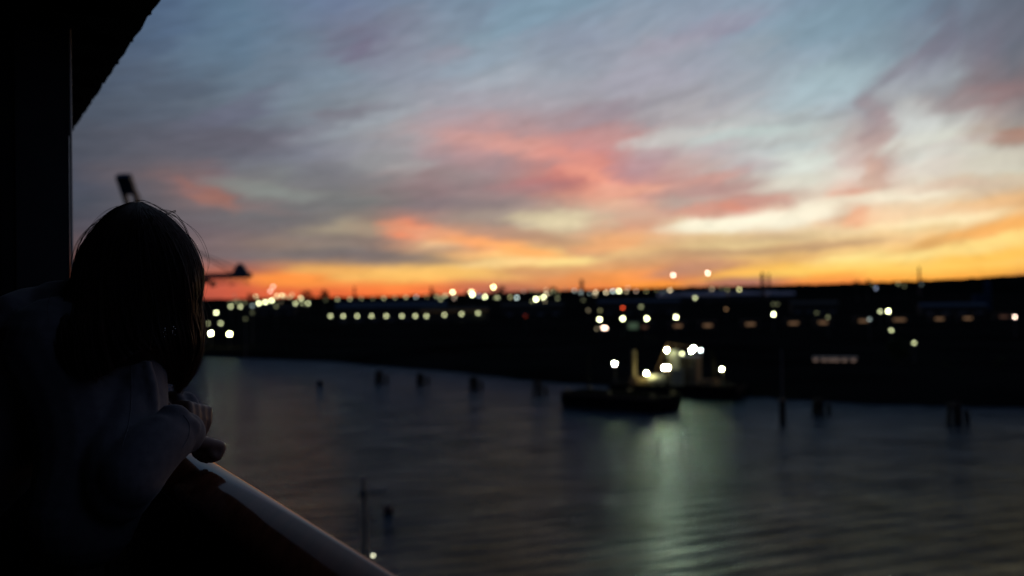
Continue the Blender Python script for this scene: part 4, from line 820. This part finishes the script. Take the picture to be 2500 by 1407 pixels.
# ---------------------------------------------------------------- the ship's balcony
dr = Vector((-math.sin(R(28.9)), math.cos(R(28.9)), 0))     # along the rail, away from the camera
nr = Vector((dr.y, -dr.x, 0))                               # outboard
ROT = math.atan2(dr.y, dr.x)
def S(along, out, z): return dr * along + nr * out + Vector((0, 0, H + z))
RT = -.327   # rail top
def sweep(bm, prof, a0, a1, n=1, wob=0.):
    rings = []
    for k in range(n + 1):
        a = a0 + (a1 - a0) * k / n
        rings.append([bm.verts.new(S(a, o, z)) for o, z in prof])
    m_ = len(prof)
    for r0, r1 in zip(rings, rings[1:]):
        for i in range(m_): bm.faces.new((r0[i], r0[(i + 1) % m_], r1[(i + 1) % m_], r1[i]))
    bm.faces.new(rings[0][::-1]); bm.faces.new(rings[-1]); bmesh.ops.recalc_face_normals(bm, faces=bm.faces)
OUT = .415
rl = thing('balcony_railing', 'varnished wooden hand rail on a dark solid railing the person leans on', 'railing', tuple(S(1.5, OUT - .05, -1.4)))
inv = Matrix.Translation(-rl.location)
def rel(o): o.parent = rl; o.matrix_parent_inverse = inv; return o
# hand rail: broad rounded section, slightly crowned
prof = []
for k in range(40):
    a = 2 * math.pi * k / 40; c_, s_ = math.cos(a), math.sin(a)
    ex = 1.
    ox = math.copysign(abs(c_) ** ex, c_) * .066; oz = math.copysign(abs(s_) ** ex, s_) * .044
    prof.append((OUT - .006 + ox, RT - .044 + oz))
bm = bmesh.new(); sweep(bm, prof, -3, 7.5, 1); rel(link('hand_rail', bm, M['teak'], smooth=True))
bm = bmesh.new(); sweep(bm, [(OUT - .035, RT - .062), (OUT + .015, RT - .062), (OUT + .015, -1.4), (OUT - .035, -1.4)], -3, 7.5); rel(link('solid_panel', bm, M['deckdark']))
for a in (-1.2, .3, 1.8, 3.3, 4.8, 6.3):
    bm = bmesh.new(); sweep(bm, [(OUT - .045, RT - .064), (OUT + .025, RT - .064), (OUT + .025, -1.4), (OUT - .045, -1.4)], a - .03, a + .03); rel(link('post', bm, M['deckdark']))

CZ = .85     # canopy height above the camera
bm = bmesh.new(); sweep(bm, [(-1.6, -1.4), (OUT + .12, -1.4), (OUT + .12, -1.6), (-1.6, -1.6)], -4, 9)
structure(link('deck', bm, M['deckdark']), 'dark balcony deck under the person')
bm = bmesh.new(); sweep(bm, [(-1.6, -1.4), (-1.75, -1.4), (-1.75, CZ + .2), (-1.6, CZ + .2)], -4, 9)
sweep(bm, [(-1.59, -1.395), (OUT - .1, -1.395), (OUT - .1, CZ - .03), (-1.59, CZ - .03)], -1.4, -1.3)  # unseen end wall behind the camera, added to block back light
structure(link('cabin_wall_and_light_block', bm, M['deckdark']), 'dark cabin wall on the inner side of the balcony, with added unseen light-blocking end wall')
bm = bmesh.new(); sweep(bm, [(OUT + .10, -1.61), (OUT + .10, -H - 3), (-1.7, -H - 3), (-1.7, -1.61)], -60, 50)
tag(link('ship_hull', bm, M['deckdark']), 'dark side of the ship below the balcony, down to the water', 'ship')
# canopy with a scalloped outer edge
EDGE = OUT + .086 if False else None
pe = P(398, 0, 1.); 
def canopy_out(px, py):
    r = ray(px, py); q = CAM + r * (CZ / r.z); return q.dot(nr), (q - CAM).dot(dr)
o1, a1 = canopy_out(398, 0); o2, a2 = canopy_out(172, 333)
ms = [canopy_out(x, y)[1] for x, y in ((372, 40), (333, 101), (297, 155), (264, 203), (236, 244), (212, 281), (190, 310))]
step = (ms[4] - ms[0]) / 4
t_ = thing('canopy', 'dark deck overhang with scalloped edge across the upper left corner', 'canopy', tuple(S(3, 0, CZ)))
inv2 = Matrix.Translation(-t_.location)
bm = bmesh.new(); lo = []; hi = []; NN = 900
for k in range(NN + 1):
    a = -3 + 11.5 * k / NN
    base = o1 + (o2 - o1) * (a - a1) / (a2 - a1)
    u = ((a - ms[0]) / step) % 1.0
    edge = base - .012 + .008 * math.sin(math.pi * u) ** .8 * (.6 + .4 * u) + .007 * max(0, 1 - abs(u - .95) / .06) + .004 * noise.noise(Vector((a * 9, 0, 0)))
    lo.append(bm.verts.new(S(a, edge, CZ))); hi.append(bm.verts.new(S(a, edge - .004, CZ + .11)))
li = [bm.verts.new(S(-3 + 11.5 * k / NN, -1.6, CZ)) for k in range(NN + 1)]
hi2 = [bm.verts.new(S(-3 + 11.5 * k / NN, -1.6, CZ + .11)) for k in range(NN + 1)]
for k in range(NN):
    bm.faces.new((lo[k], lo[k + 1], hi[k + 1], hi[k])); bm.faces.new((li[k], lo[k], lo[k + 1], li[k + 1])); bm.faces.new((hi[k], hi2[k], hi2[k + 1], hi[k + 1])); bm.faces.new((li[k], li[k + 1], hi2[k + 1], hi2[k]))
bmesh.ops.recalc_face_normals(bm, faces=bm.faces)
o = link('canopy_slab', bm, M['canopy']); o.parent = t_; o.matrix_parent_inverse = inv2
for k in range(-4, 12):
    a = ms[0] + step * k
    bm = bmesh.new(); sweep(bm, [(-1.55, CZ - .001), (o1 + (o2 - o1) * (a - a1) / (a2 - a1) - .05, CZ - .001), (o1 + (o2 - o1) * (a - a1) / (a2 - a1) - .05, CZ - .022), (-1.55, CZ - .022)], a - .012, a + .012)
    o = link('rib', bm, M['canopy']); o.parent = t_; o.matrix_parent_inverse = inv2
# partition between balconies
DP = 3.05
pt = P(165.5, 0, DP); pb = P(172.5, 690, DP)
lean = (pt - pb).normalized()
t_ = thing('partition', 'dark upright balcony partition with thin pale edge at the left', 'partition wall', (pb.x, pb.y, H - 1.4))
inv3 = Matrix.Translation(-t_.location)
def pcol(name, in0, in1, th, m, da=0.):
    bm = bmesh.new(); vs = []
    for zz in (-1.4, CZ - .025):
        f = (H + zz - pb.z) / lean.z; base = pb + lean * f
        for i_, d_ in ((in0, -th / 2), (in1, -th / 2), (in1, th / 2), (in0, th / 2)): vs.append(bm.verts.new(base - nr * i_ + dr * (d_ + da)))
    bm.faces.new(vs[:4]); bm.faces.new(vs[4:][::-1])
    for k in range(4): bm.faces.new((vs[k], vs[(k + 1) % 4], vs[4 + (k + 1) % 4], vs[4 + k]))
    bmesh.ops.recalc_face_normals(bm, faces=bm.faces); bmesh.ops.bevel(bm, geom=bm.edges[:], offset=.0015, segments=2)
    o = link(name, bm, m); o.parent = t_; o.matrix_parent_inverse = inv3; return o
pcol('edge_post', 0.004, .150, .07, M['panel'], 0)
bm = bmesh.new()
tube(bm, [pb + lean * ((H + zz - pb.z) / lean.z) + nr * .001 - dr * .036 for zz in (-1.4, CZ - .026)], .0042, 10)
o = link('edge_trim', bm, M['trim'], smooth=True); o.parent = t_; o.matrix_parent_inverse = inv3
pcol('frame_strip', .1502, .19, .05, M['deckdark'], .0)
pcol('panel', .1902, 1.9, .035, M['panel'], .0)

# ---------------------------------------------------------------- the person
per = thing('person', 'person with long dark hair in a grey sweatshirt leaning on the hand rail', 'person', (-1.28, 1.88, H - 1.4))
pinv = Matrix.Translation(-per.location)
def own(o, par=None):
    o.parent = par or per; o.matrix_parent_inverse = pinv if par is None else Matrix.Identity(4); return o
def V(x, y, z): return Vector((x, y, H + z))
def tb(bm, pts, n=14, m_=5):
    """closed rounded tube: pts = (Vector, radius)"""
    raw = [(p.x, p.y, p.z, r) for p, r in pts]; sm = smoothpts(raw, m_)
    P0 = [Vector(s[:3]) for s in sm]; rr = [max(.002, s[3]) for s in sm]
    tube(bm, P0, rr, n); ball(bm, P0[0], rr[0] * .995, n); ball(bm, P0[-1], rr[-1] * .995, n)
Fd = nr; Ld = dr     # facing outboard; her left is away from the camera
hip = V(-1.29, 1.87, -.50); waist = V(-1.16, 1.95, -.36); chest = V(-.99, 2.03, -.17); neckb = V(-.90, 2.07, -.06)
headc = P(352, 655, 2.05)
shR = P(308, 905, 1.96); elR = P(298, 1150, 1.83); wrR = P(466, 1058, 1.87)
shL = V(-.86, 2.22, -.12); elL = P(352, 1085, 2.26); wrL = P(436, 1000, 2.06)
# ---- body (skin)
bm = bmesh.new()
tb(bm, [(hip, .13), (waist, .105), (chest, .12), (neckb, .07), (headc - Vector((0, 0, .085)) - Fd * .02, .055)])
ball(bm, hip - Ld * .07, .11); ball(bm, hip + Ld * .07, .11)
tb(bm, [(chest - Ld * .05, .09), (shR, .052)]); tb(bm, [(chest + Ld * .05, .09), (shL, .052)])
tb(bm, [(shR, .05), (shR.lerp(elR, .5), .042), (elR, .038), (elR.lerp(wrR, .4), .037), (wrR, .025)])
tb(bm, [(shL, .05), (shL.lerp(elL, .5), .042), (elL, .038), (elL.lerp(wrL, .4), .037), (wrL, .025)])
for s, fo in ((-1, .10), (1, -.05)):
    h0 = hip + Ld * (.085 * s); kn = Vector((h0.x, h0.y, H - .93)) + Fd * (.06 + fo * .5); an = Vector((h0.x, h0.y, H - 1.32)) + Fd * fo
    tb(bm, [(h0, .085), (h0.lerp(kn, .5), .075), (kn, .055), (kn.lerp(an, .4), .052), (an, .036)])
# head with face turned outboard and down, a little away from the camera
fd = (Fd * .88 + Ld * .30 + Vector((0, 0, -.36))).normalized(); sd_ = fd.cross(Vector((0, 0, 1))).normalized(); ud = sd_.cross(fd).normalized()
HM = Matrix(((sd_.x, fd.x, ud.x, 0), (sd_.y, fd.y, ud.y, 0), (sd_.z, fd.z, ud.z, 0), (0, 0, 0, 1)))
def hp(x, y, z): return headc + sd_ * x + fd * y + ud * z
ball(bm, hp(0, -.01, .02), .095, 20, (.80, .98, .98), HM); ball(bm, hp(0, .025, -.05), .07, 16, (.82, .85, 1.0), HM)
tb(bm, [(hp(0, .088, .015), .009), (hp(0, .102, -.015), .011), (hp(0, .108, -.030), .013)], 10, 3)
for s in (-1, 1):
    tb(bm, [(hp(s * .045, .072, .03), .010), (hp(s * .02, .084, .033), .010)], 8, 2)
    ball(bm, hp(s * .03, .076, -.02), .016, 10); ball(bm, hp(s * .077, -.01, -.01), .03, 12, (.3, .7, 1.), HM)
for z, r in ((-.052, .007), (-.064, .008)): tb(bm, [(hp(-.022, .080, z), .004), (hp(0, .089, z + .001), r), (hp(.022, .080, z), .004)], 8, 3)
ball(bm, hp(0, .078, -.098), .019, 10)
# hands: palm, four fingers of different lengths, thumb
def hand(bm, wr, fwd, nor, side, curls, spread=.9, k=1.0):
    """fwd along the palm, nor = back of the hand, side = towards the thumb"""
    fwd = fwd.normalized(); nor = (nor - fwd * nor.dot(fwd)).normalized(); side_ = fwd.cross(nor).normalized()
    if side_.dot(side) < 0: side_ = -side_
    for i, off in enumerate((.026, .009, -.009, -.026)):
        tb(bm, [(wr + side_ * off * .5, .016 * k), (wr + fwd * .045 + side_ * off * .85, .0145 * k), (wr + fwd * .085 + side_ * off, .0105 * k)], 10, 3)
    Ls = (.070, .079, .073, .058)
    for i, off in enumerate((.027, .009, -.009, -.026)):
        b0 = wr + fwd * .088 + side_ * off; d = fwd.copy(); pts = [(b0, .0098 * k)]; ax = side_
        q = b0.copy()
        nn_ = nor.copy()
        for j, fr_ in enumerate((.42, .32, .26)):
            ang_ = curls[j] * (1 + .05 * i)
            d, nn_ = (d * math.cos(ang_) - nn_ * math.sin(ang_)).normalized(), (nn_ * math.cos(ang_) + d * math.sin(ang_)).normalized()
            # nor must follow the bend
            nor2 = nor
            q = q + (d + side_ * (off * .4 * spread)).normalized() * Ls[i] * fr_ * k; pts.append((q.copy(), (.0092, .0084, .0072)[j] * k))
        tb(bm, pts, 10, 4)
    t0 = wr + fwd * .022 + side_ * .026
    tb(bm, [(t0, .0145 * k), (t0 + (fwd * .6 + side_ * .75 - nor * .1) * .036, .0115 * k), (t0 + (fwd * .95 + side_ * .75 - nor * .2) * .058, .0098 * k), (t0 + (fwd * 1.15 + side_ * .5 - nor * .35) * .070, .008 * k)], 10, 4)
# right hand: from the cuff over the outer edge of the rail
hR0 = P(424, 1066, 1.862)
hand(bm, hR0, P(534, 1086, 1.925) - hR0, Vector((0, 0, 1)) + Fd * .2, Ld, (1.5, 1.55, .9), .9, .92)
ball(bm, P(518, 1108, 1.905), .017, 12)
# left hand: lies over the right wrist, knuckles high, fingers bent down
hL0 = P(412, 990, 2.07)
hand(bm, hL0, P(498, 996, 2.02) - hL0, Vector((0, 0, 1)) + Fd * .35, -Ld, (1.15, .3, .15), .9, .92)
body = own(remeshed('body', bm, M['skin'], None, .0045, 3))

# ---- sweatshirt
bm = bmesh.new()
tb(bm, [(hip + Vector((0, 0, .04)), .155), (waist, .145), (chest - Fd * .02, .155), (neckb - Fd * .03, .105)], 20)
ball(bm, hip + Vector((0, 0, .02)) - Ld * .05, .145); ball(bm, hip + Vector((0, 0, .02)) + Ld * .05, .145)
ball(bm, P(70, 800, 2.05), .115, 16, (1.1, 1.2, .62)); ball(bm, P(150, 765, 2.08), .085, 16, (1.1, 1.2, .6))
# hood lying in folds on the upper back
tb(bm, [(P(25, 760, 1.96), .035), (P(70, 742, 2.02), .034), (P(118, 740, 2.1), .033), (P(165, 760, 2.18), .04)], 12)
tb(bm, [(P(160, 790, 1.94), .05), (P(220, 800, 1.92), .05), (P(290, 850, 1.92), .045)], 12)
tb(bm, [(chest - Ld * .04, .13), (P(230, 880, 1.93), .095), (P(312, 905, 1.93), .068)], 16)
tb(bm, [(chest + Ld * .04, .13), (shL, .075)], 16)
tb(bm, [(P(150, 870, 1.96), .12), (P(215, 1000, 1.92), .115), (P(235, 1130, 1.88), .11), (P(200, 1260, 1.84), .10)], 18)
# near sleeve: upper arm
tb(bm, [(P(305, 900, 1.94), .060), (P(320, 915, 1.94), .066), (P(323, 950, 1.93), .066), (P(322, 1000, 1.90), .066), (P(305, 1075, 1.86), .068), (P(295, 1150, 1.81), .070), (P(290, 1195, 1.79), .062)], 18)
# near sleeve: fore arm, baggy, ends in a flared cuff
tb(bm, [(P(318, 1165, 1.77), .058), (P(352, 1120, 1.79), .056), (P(395, 1078, 1.82), .052), (P(428, 1060, 1.85), .048), (P(449, 1058, 1.865), .041)], 18)
# folds on the near sleeve
for pts in ([(P(404, 1004, 1.83), .012), (P(428, 1006, 1.83), .016), (P(448, 1012, 1.835), .013), (P(457, 1028, 1.84), .010)],
            [(P(440, 1030, 1.82), .008), (P(462, 1030, 1.83), .0085), (P(480, 1036, 1.845), .008), (P(478, 1056, 1.84), .007), (P(466, 1080, 1.835), .0075), (P(448, 1104, 1.83), .008), (P(415, 1124, 1.815), .007)],
            [(P(360, 1050, 1.80), .010), (P(390, 1030, 1.80), .013), (P(420, 1040, 1.81), .010)],
            [(P(350, 1130, 1.74), .010), (P(385, 1100, 1.77), .014), (P(420, 1080, 1.80), .010)],
            [(P(322, 870, 1.885), .006), (P(322, 930, 1.865), .007), (P(322, 1000, 1.84), .007), (P(312, 1080, 1.79), .007)],
            [(P(360, 890, 1.88), .010), (P(372, 950, 1.872), .012), (P(376, 1010, 1.86), .009)],
            [(P(335, 900, 1.875), .009), (P(345, 960, 1.865), .010), (P(338, 1030, 1.84), .009)],
            [(P(300, 1120, 1.74), .012), (P(330, 1090, 1.765), .014), (P(362, 1060, 1.80), .010)]): tb(bm, pts, 8, 4)
# far sleeve
tb(bm, [(shL, .07), (shL.lerp(elL, .5), .058), (elL, .056), (P(395, 1040, 2.16), .052), (P(425, 1004, 2.08), .040), (P(444, 996, 2.06), .033)], 18)
for pts in ([(P(412, 966, 2.07), .010), (P(430, 966, 2.04), .012), (P(447, 984, 2.02), .010), (P(462, 992, 2.02), .008)],
            [(P(434, 972, 2.07), .012), (P(456, 968, 2.06), .012), (P(474, 978, 2.04), .009), (P(484, 996, 2.03), .007)],
            [(P(410, 990, 2.05), .012), (P(440, 1000, 2.02), .012), (P(456, 1010, 2.0), .009)]): tb(bm, pts, 8, 4)
shirt = own(remeshed('sweatshirt', bm, M['fabric'], None, .006, 3))
# seam of the near sleeve
from mathutils.bvhtree import BVHTree
smesh = shirt.data; bvh = BVHTree.FromPolygons([v.co.copy() for v in smesh.vertices], [tuple(p.vertices) for p in smesh.polygons])
def on_shirt(x, y, lift=.0004):
    d = ray(x, y).normalized(); h_ = bvh.ray_cast(CAM, d); return None if h_[0] is None else h_[0] - d * lift
for path in (((322,866),(321,900),(321,950),(319,1000),(312,1045),(298,1090)), ((448,1014),(462,1036),(460,1066),(446,1092))):
    q_ = [on_shirt(*p_) for p_ in smoothpts(list(path), 6)]; q_ = [p_ for p_ in q_ if p_ is not None]
    if len(q_) > 3:
        bm = bmesh.new(); tube(bm, q_, .0008, 6); own(link('sleeve_seam', bm, M['fabric']))
# ---- trousers and shoes
bm = bmesh.new(); ball(bm, hip - Ld * .05 - Vector((0, 0, .05)), .135); ball(bm, hip + Ld * .05 - Vector((0, 0, .05)), .135)
ank = []
for s, fo in ((-1, .10), (1, -.05)):
    h0 = hip + Ld * (.085 * s) - Vector((0, 0, .04)); kn = Vector((h0.x, h0.y, H - .93)) + Fd * (.06 + fo * .5); an = Vector((h0.x, h0.y, H - 1.31)) + Fd * fo; ank.append(an)
    tb(bm, [(h0, .10), (h0.lerp(kn, .5), .088), (kn, .068), (kn.lerp(an, .4), .064), (an, .055)])
own(remeshed('trousers', bm, M['denim'], None, .008, 3))
for an in ank:
    bm = bmesh.new(); f0 = Vector((an.x, an.y, H - 1.345)); tb(bm, [(f0 - Fd * .03, .040), (f0 + Fd * .06, .044), (f0 + Fd * .15, .040), (f0 + Fd * .19, .030)], 12)
    ball(bm, f0 + Vector((0, 0, .04)), .045)
    for v in bm.verts: v.co.z = max(v.co.z, H - 1.397)
    own(remeshed('shoe', bm, M['shoe'], None, .006, 2))

# ---- hair: guides around the head, lofted mass + many strands
G = [
 [(345,494,2.05),(402,522,2.05),(452,570,2.05),(479,622,2.05),(488,660,2.05),(486,700,2.05),(479,738,2.04),(486,782,2.04),(488,835,2.03),(478,885,2.02),(455,930,2.01),(432,960,2.0)],
 [(343,495,2.03),(388,528,1.99),(432,582,1.975),(457,640,1.965),(466,690,1.96),(466,730,1.96),(464,770,1.96),(468,810,1.96),(468,850,1.96),(460,892,1.97),(444,930,1.98),(430,952,1.985)],
 [(340,497,2.02),(356,536,1.965),(372,590,1.945),(386,650,1.94),(396,705,1.935),(402,750,1.93),(408,790,1.925),(416,825,1.925),(424,858,1.93),(428,885,1.945),(430,908,1.96),(428,930,1.975)],
 [(334,496,2.02),(318,535,1.965),(305,590,1.945),(300,650,1.935),(302,705,1.93),(308,750,1.915),(316,785,1.893),(323,812,1.875),(330,832,1.862),(338,845,1.857),(346,853,1.857),(350,858,1.86)],
 [(322,495,2.03),(284,518,1.99),(246,560,1.97),(226,610,1.955),(216,665,1.94),(212,715,1.915),(208,760,1.885),(204,800,1.86),(206,840,1.838),(214,880,1.824),(224,915,1.818),(230,935,1.818)],
 [(316,495,2.05),(272,514,2.05),(230,556,2.04),(203,598,2.02),(188,638,2.01),(180,676,2.0),(166,708,1.97),(150,745,1.94),(140,785,1.905),(138,825,1.88),(146,865,1.862),(154,890,1.855)],
 [(325,495,2.08),(280,520,2.13),(245,570,2.15),(222,620,2.155),(212,670,2.15),(208,712,2.13),(206,755,2.11),(208,790,2.09),(212,815,2.08),(218,830,2.07),(222,840,2.06),(225,850,2.055)],
 [(335,495,2.09),(345,530,2.155),(350,590,2.18),(352,650,2.185),(356,705,2.18),(362,755,2.17),(370,795,2.155),(380,830,2.14),(392,860,2.12),(402,880,2.10),(408,895,2.09),(412,905,2.08)],
 [(344,495,2.08),(396,526,2.135),(436,580,2.15),(460,636,2.155),(468,680,2.15),(466,715,2.14),(462,750,2.13),(466,800,2.11),(468,850,2.09),(460,890,2.06),(444,930,2.03),(432,955,2.01)],
]
NG = len(G); KP = len(G[0])
def guide(u, j):      # u around the head (0..NG), j along the strand (0..KP-1), both real
    def col(jj):
        i = int(math.floor(u)); f = u - i
        ps = [G[(i + q) % NG][jj] for q in (-1, 0, 1, 2)]
        return tuple(.5 * (2 * b2 + (c - a) * f + (2 * a - 5 * b2 + 4 * c - d) * f * f + (3 * b2 - a - 3 * c + d) * f ** 3) for a, b2, c, d in zip(*ps))
    j0 = min(int(j), KP - 2); g = j - j0
    ps = [col(max(0, j0 - 1)), col(j0), col(j0 + 1), col(min(KP - 1, j0 + 2))]
    x, y, d = tuple(.5 * (2 * b2 + (c - a) * g + (2 * a - 5 * b2 + 4 * c - e) * g * g + (3 * b2 - a - 3 * c + e) * g ** 3) for a, b2, c, e in zip(*ps))
    return P(x, y, d)
axis = [sum((guide(i, j) for i in range(NG)), Vector()) / NG for j in range(KP)]
bm = bmesh.new(); NU, NJ = 90, 44; grid = []
for a in range(NJ + 1):
    j = a / NJ * (KP - 1.6); j0 = min(int(j), KP - 2); ac = axis[j0].lerp(axis[j0 + 1], j - j0); row = []
    for k in range(NU):
        u = k / NU * NG; p = guide(u, j); q = ac.lerp(p, .955 - .03 * (a / NJ)); lump = noise.noise(Vector((u * 2.2, j * .22, 0))) * .005 + noise.noise(Vector((u * 7, j * .3, 4))) * .003
        row.append(bm.verts.new(q + (p - ac).normalized() * lump))
    grid.append(row)
for r0, r1 in zip(grid, grid[1:]):
    for k in range(NU): bm.faces.new((r0[k], r0[(k + 1) % NU], r1[(k + 1) % NU], r1[k]))
bm.faces.new(grid[0][::-1]); bm.faces.new(grid[-1]); bmesh.ops.recalc_face_normals(bm, faces=bm.faces)
hair = own(link('hair', bm, M['hair'], smooth=True))
bm = bmesh.new(); hr = random.Random(5)
def strand(bm, pts, r):
    r_ = [r] * (len(pts) - 3) + [r * .8, r * .5, r * .15]; tube(bm, pts, r_, 3, False)
for s in range(3600):
    u = hr.uniform(0, NG); w1, w2 = hr.uniform(0, 6.3), hr.uniform(0, 6.3); amp = hr.uniform(.0006, .003); inn = hr.uniform(.94, 1.004); j1 = (KP - 1) * min(1.0, hr.uniform(.82, 1.06)); j0_ = hr.choice([0, 0, .3, .8, 2., 3.])
    clump = (math.floor(u * 9) + .5) / 9; pts = []; n_ = 20
    for k in range(n_ + 1):
        f = k / n_; j = min(KP - 1.001, j0_ + (j1 - j0_) * f); uu = u + (clump - u) * .8 * f ** 1.5
        jj = min(int(j), KP - 2); ac = axis[jj].lerp(axis[jj + 1], j - jj); p = guide(uu % NG, j); p = ac.lerp(p, inn + .045 * math.sin(clump * 23.) * f + .03 * math.sin(clump * 5.1) * f * f)
        off = Vector((math.sin(w1 + f * 9), math.cos(w2 + f * 7), math.sin(w2 + f * 5))) * amp * (.2 + f * 1.6); pts.append(p + off)
    strand(bm, pts, hr.uniform(.0004, .0008))
for s in range(70):      # looser locks that break the outline
    u0 = hr.uniform(-1.4, 1.4) if s % 3 else hr.uniform(4, 5.6); lift = hr.uniform(.002, .009); j0_ = hr.uniform(1.5, 7); w = hr.uniform(0, 6.3); je = KP - 1 - hr.uniform(0, 1.6)
    for q in range(16):
        du, dl, ph = hr.gauss(0, .045), hr.gauss(0, .0012), hr.uniform(-.3, .3); pts = []
        for k in range(19):
            f = k / 18; j = j0_ + (je - j0_) * f; jj = min(int(j), KP - 2); ac = axis[jj].lerp(axis[jj + 1], j - jj)
            p = guide((u0 + du * (1 - .6 * f) + .12 * math.sin(w + 4 * f)) % NG, j); d = (p - ac).normalized()
            pts.append(p + d * (lift * math.sin(math.pi * min(1, f * 1.15)) + dl + .0018 * math.sin(w + ph + 11 * f)))
        strand(bm, pts, hr.uniform(.0004, .0008))
own(link('hair_strands', bm, M['hair'], smooth=True))
# fly-away hairs and split locks
bm = bmesh.new()
for s in range(150):
    u = hr.uniform(0, NG); lift = abs(hr.gauss(0, .010)) + .002; j0_ = hr.uniform(0, 5); j1 = j0_ + hr.uniform(1.5, 5); w = hr.uniform(0, 6.3); pts = []
    for k in range(19):
        f = k / 18; j = min(KP - 1.01, j0_ + (j1 - j0_) * f); jj = min(int(j), KP - 2); ac = axis[jj].lerp(axis[jj + 1], j - jj); uu = u + .5 * f * math.sin(w)
        p = guide(uu % NG, j); d = (p - ac).normalized(); pts.append(p + d * lift * math.sin(math.pi * f * .8) + Vector((0, 0, .004 * math.sin(w + 6 * f))))
    strand(bm, pts, hr.uniform(.00022, .0004))
for path in (((300,500),(345,488),(385,505),(420,530)), ((388,512),(425,520),(452,555),(466,592),(470,622)), ((395,512),(432,532),(456,568),(468,606)), ((405,525),(428,515),(424,522)), ((290,506),(240,540),(206,575),(188,620),(182,655)),
             ((262,522),(212,562),(185,600),(172,650),(168,690)), ((255,535),(215,562),(196,588),(178,630)), ((180,650),(176,672),(166,700)), ((482,640),(492,690),(488,730),(494,770)), ((480,820),(498,850),(490,890),(470,925)),
             ((452,890),(446,930),(436,955),(424,966)), ((430,915),(424,935),(428,958)), ((440,900),(436,925),(428,950),(420,962)), ((420,890),(412,905),(408,915)), ((470,880),(466,905),(450,935),(442,962))):
    for q in range(3):
        dd = 2.04 if path[0][1] < 800 else 1.99; o_ = hr.uniform(-2, 2); sm = smoothpts([(x + o_ + hr.uniform(-1, 1), y + o_, dd) for x, y in path], 6)
        strand(bm, [P(*s_) for s_ in sm], .00035)
own(link('loose_hairs', bm, M['hair'], smooth=True))
for x, y in ((424, 808), (402, 812)):
    bm = bmesh.new(); c = P(x, y, 1.91)
    for k in range(5): ico(bm, c + Vector((hr.uniform(-.003, .003), 0, -.004 * k + .008)), .0016 - .0001 * k, 1)
    own(link('earring', bm, M['silver']))

# ---------------------------------------------------------------- render settings
scene.view_settings.view_transform = 'Standard'; scene.view_settings.look = 'None'; scene.view_settings.exposure = 0; scene.view_settings.gamma = 1
scene.render.engine = 'CYCLES'
c = scene.cycles
c.use_adaptive_sampling = False; c.use_denoising = True; c.sample_clamp_indirect = .25; c.max_bounces = 4; c.diffuse_bounces = 2; c.glossy_bounces = 3
c.caustics_reflective = False; c.caustics_refractive = False; c.use_light_tree = True
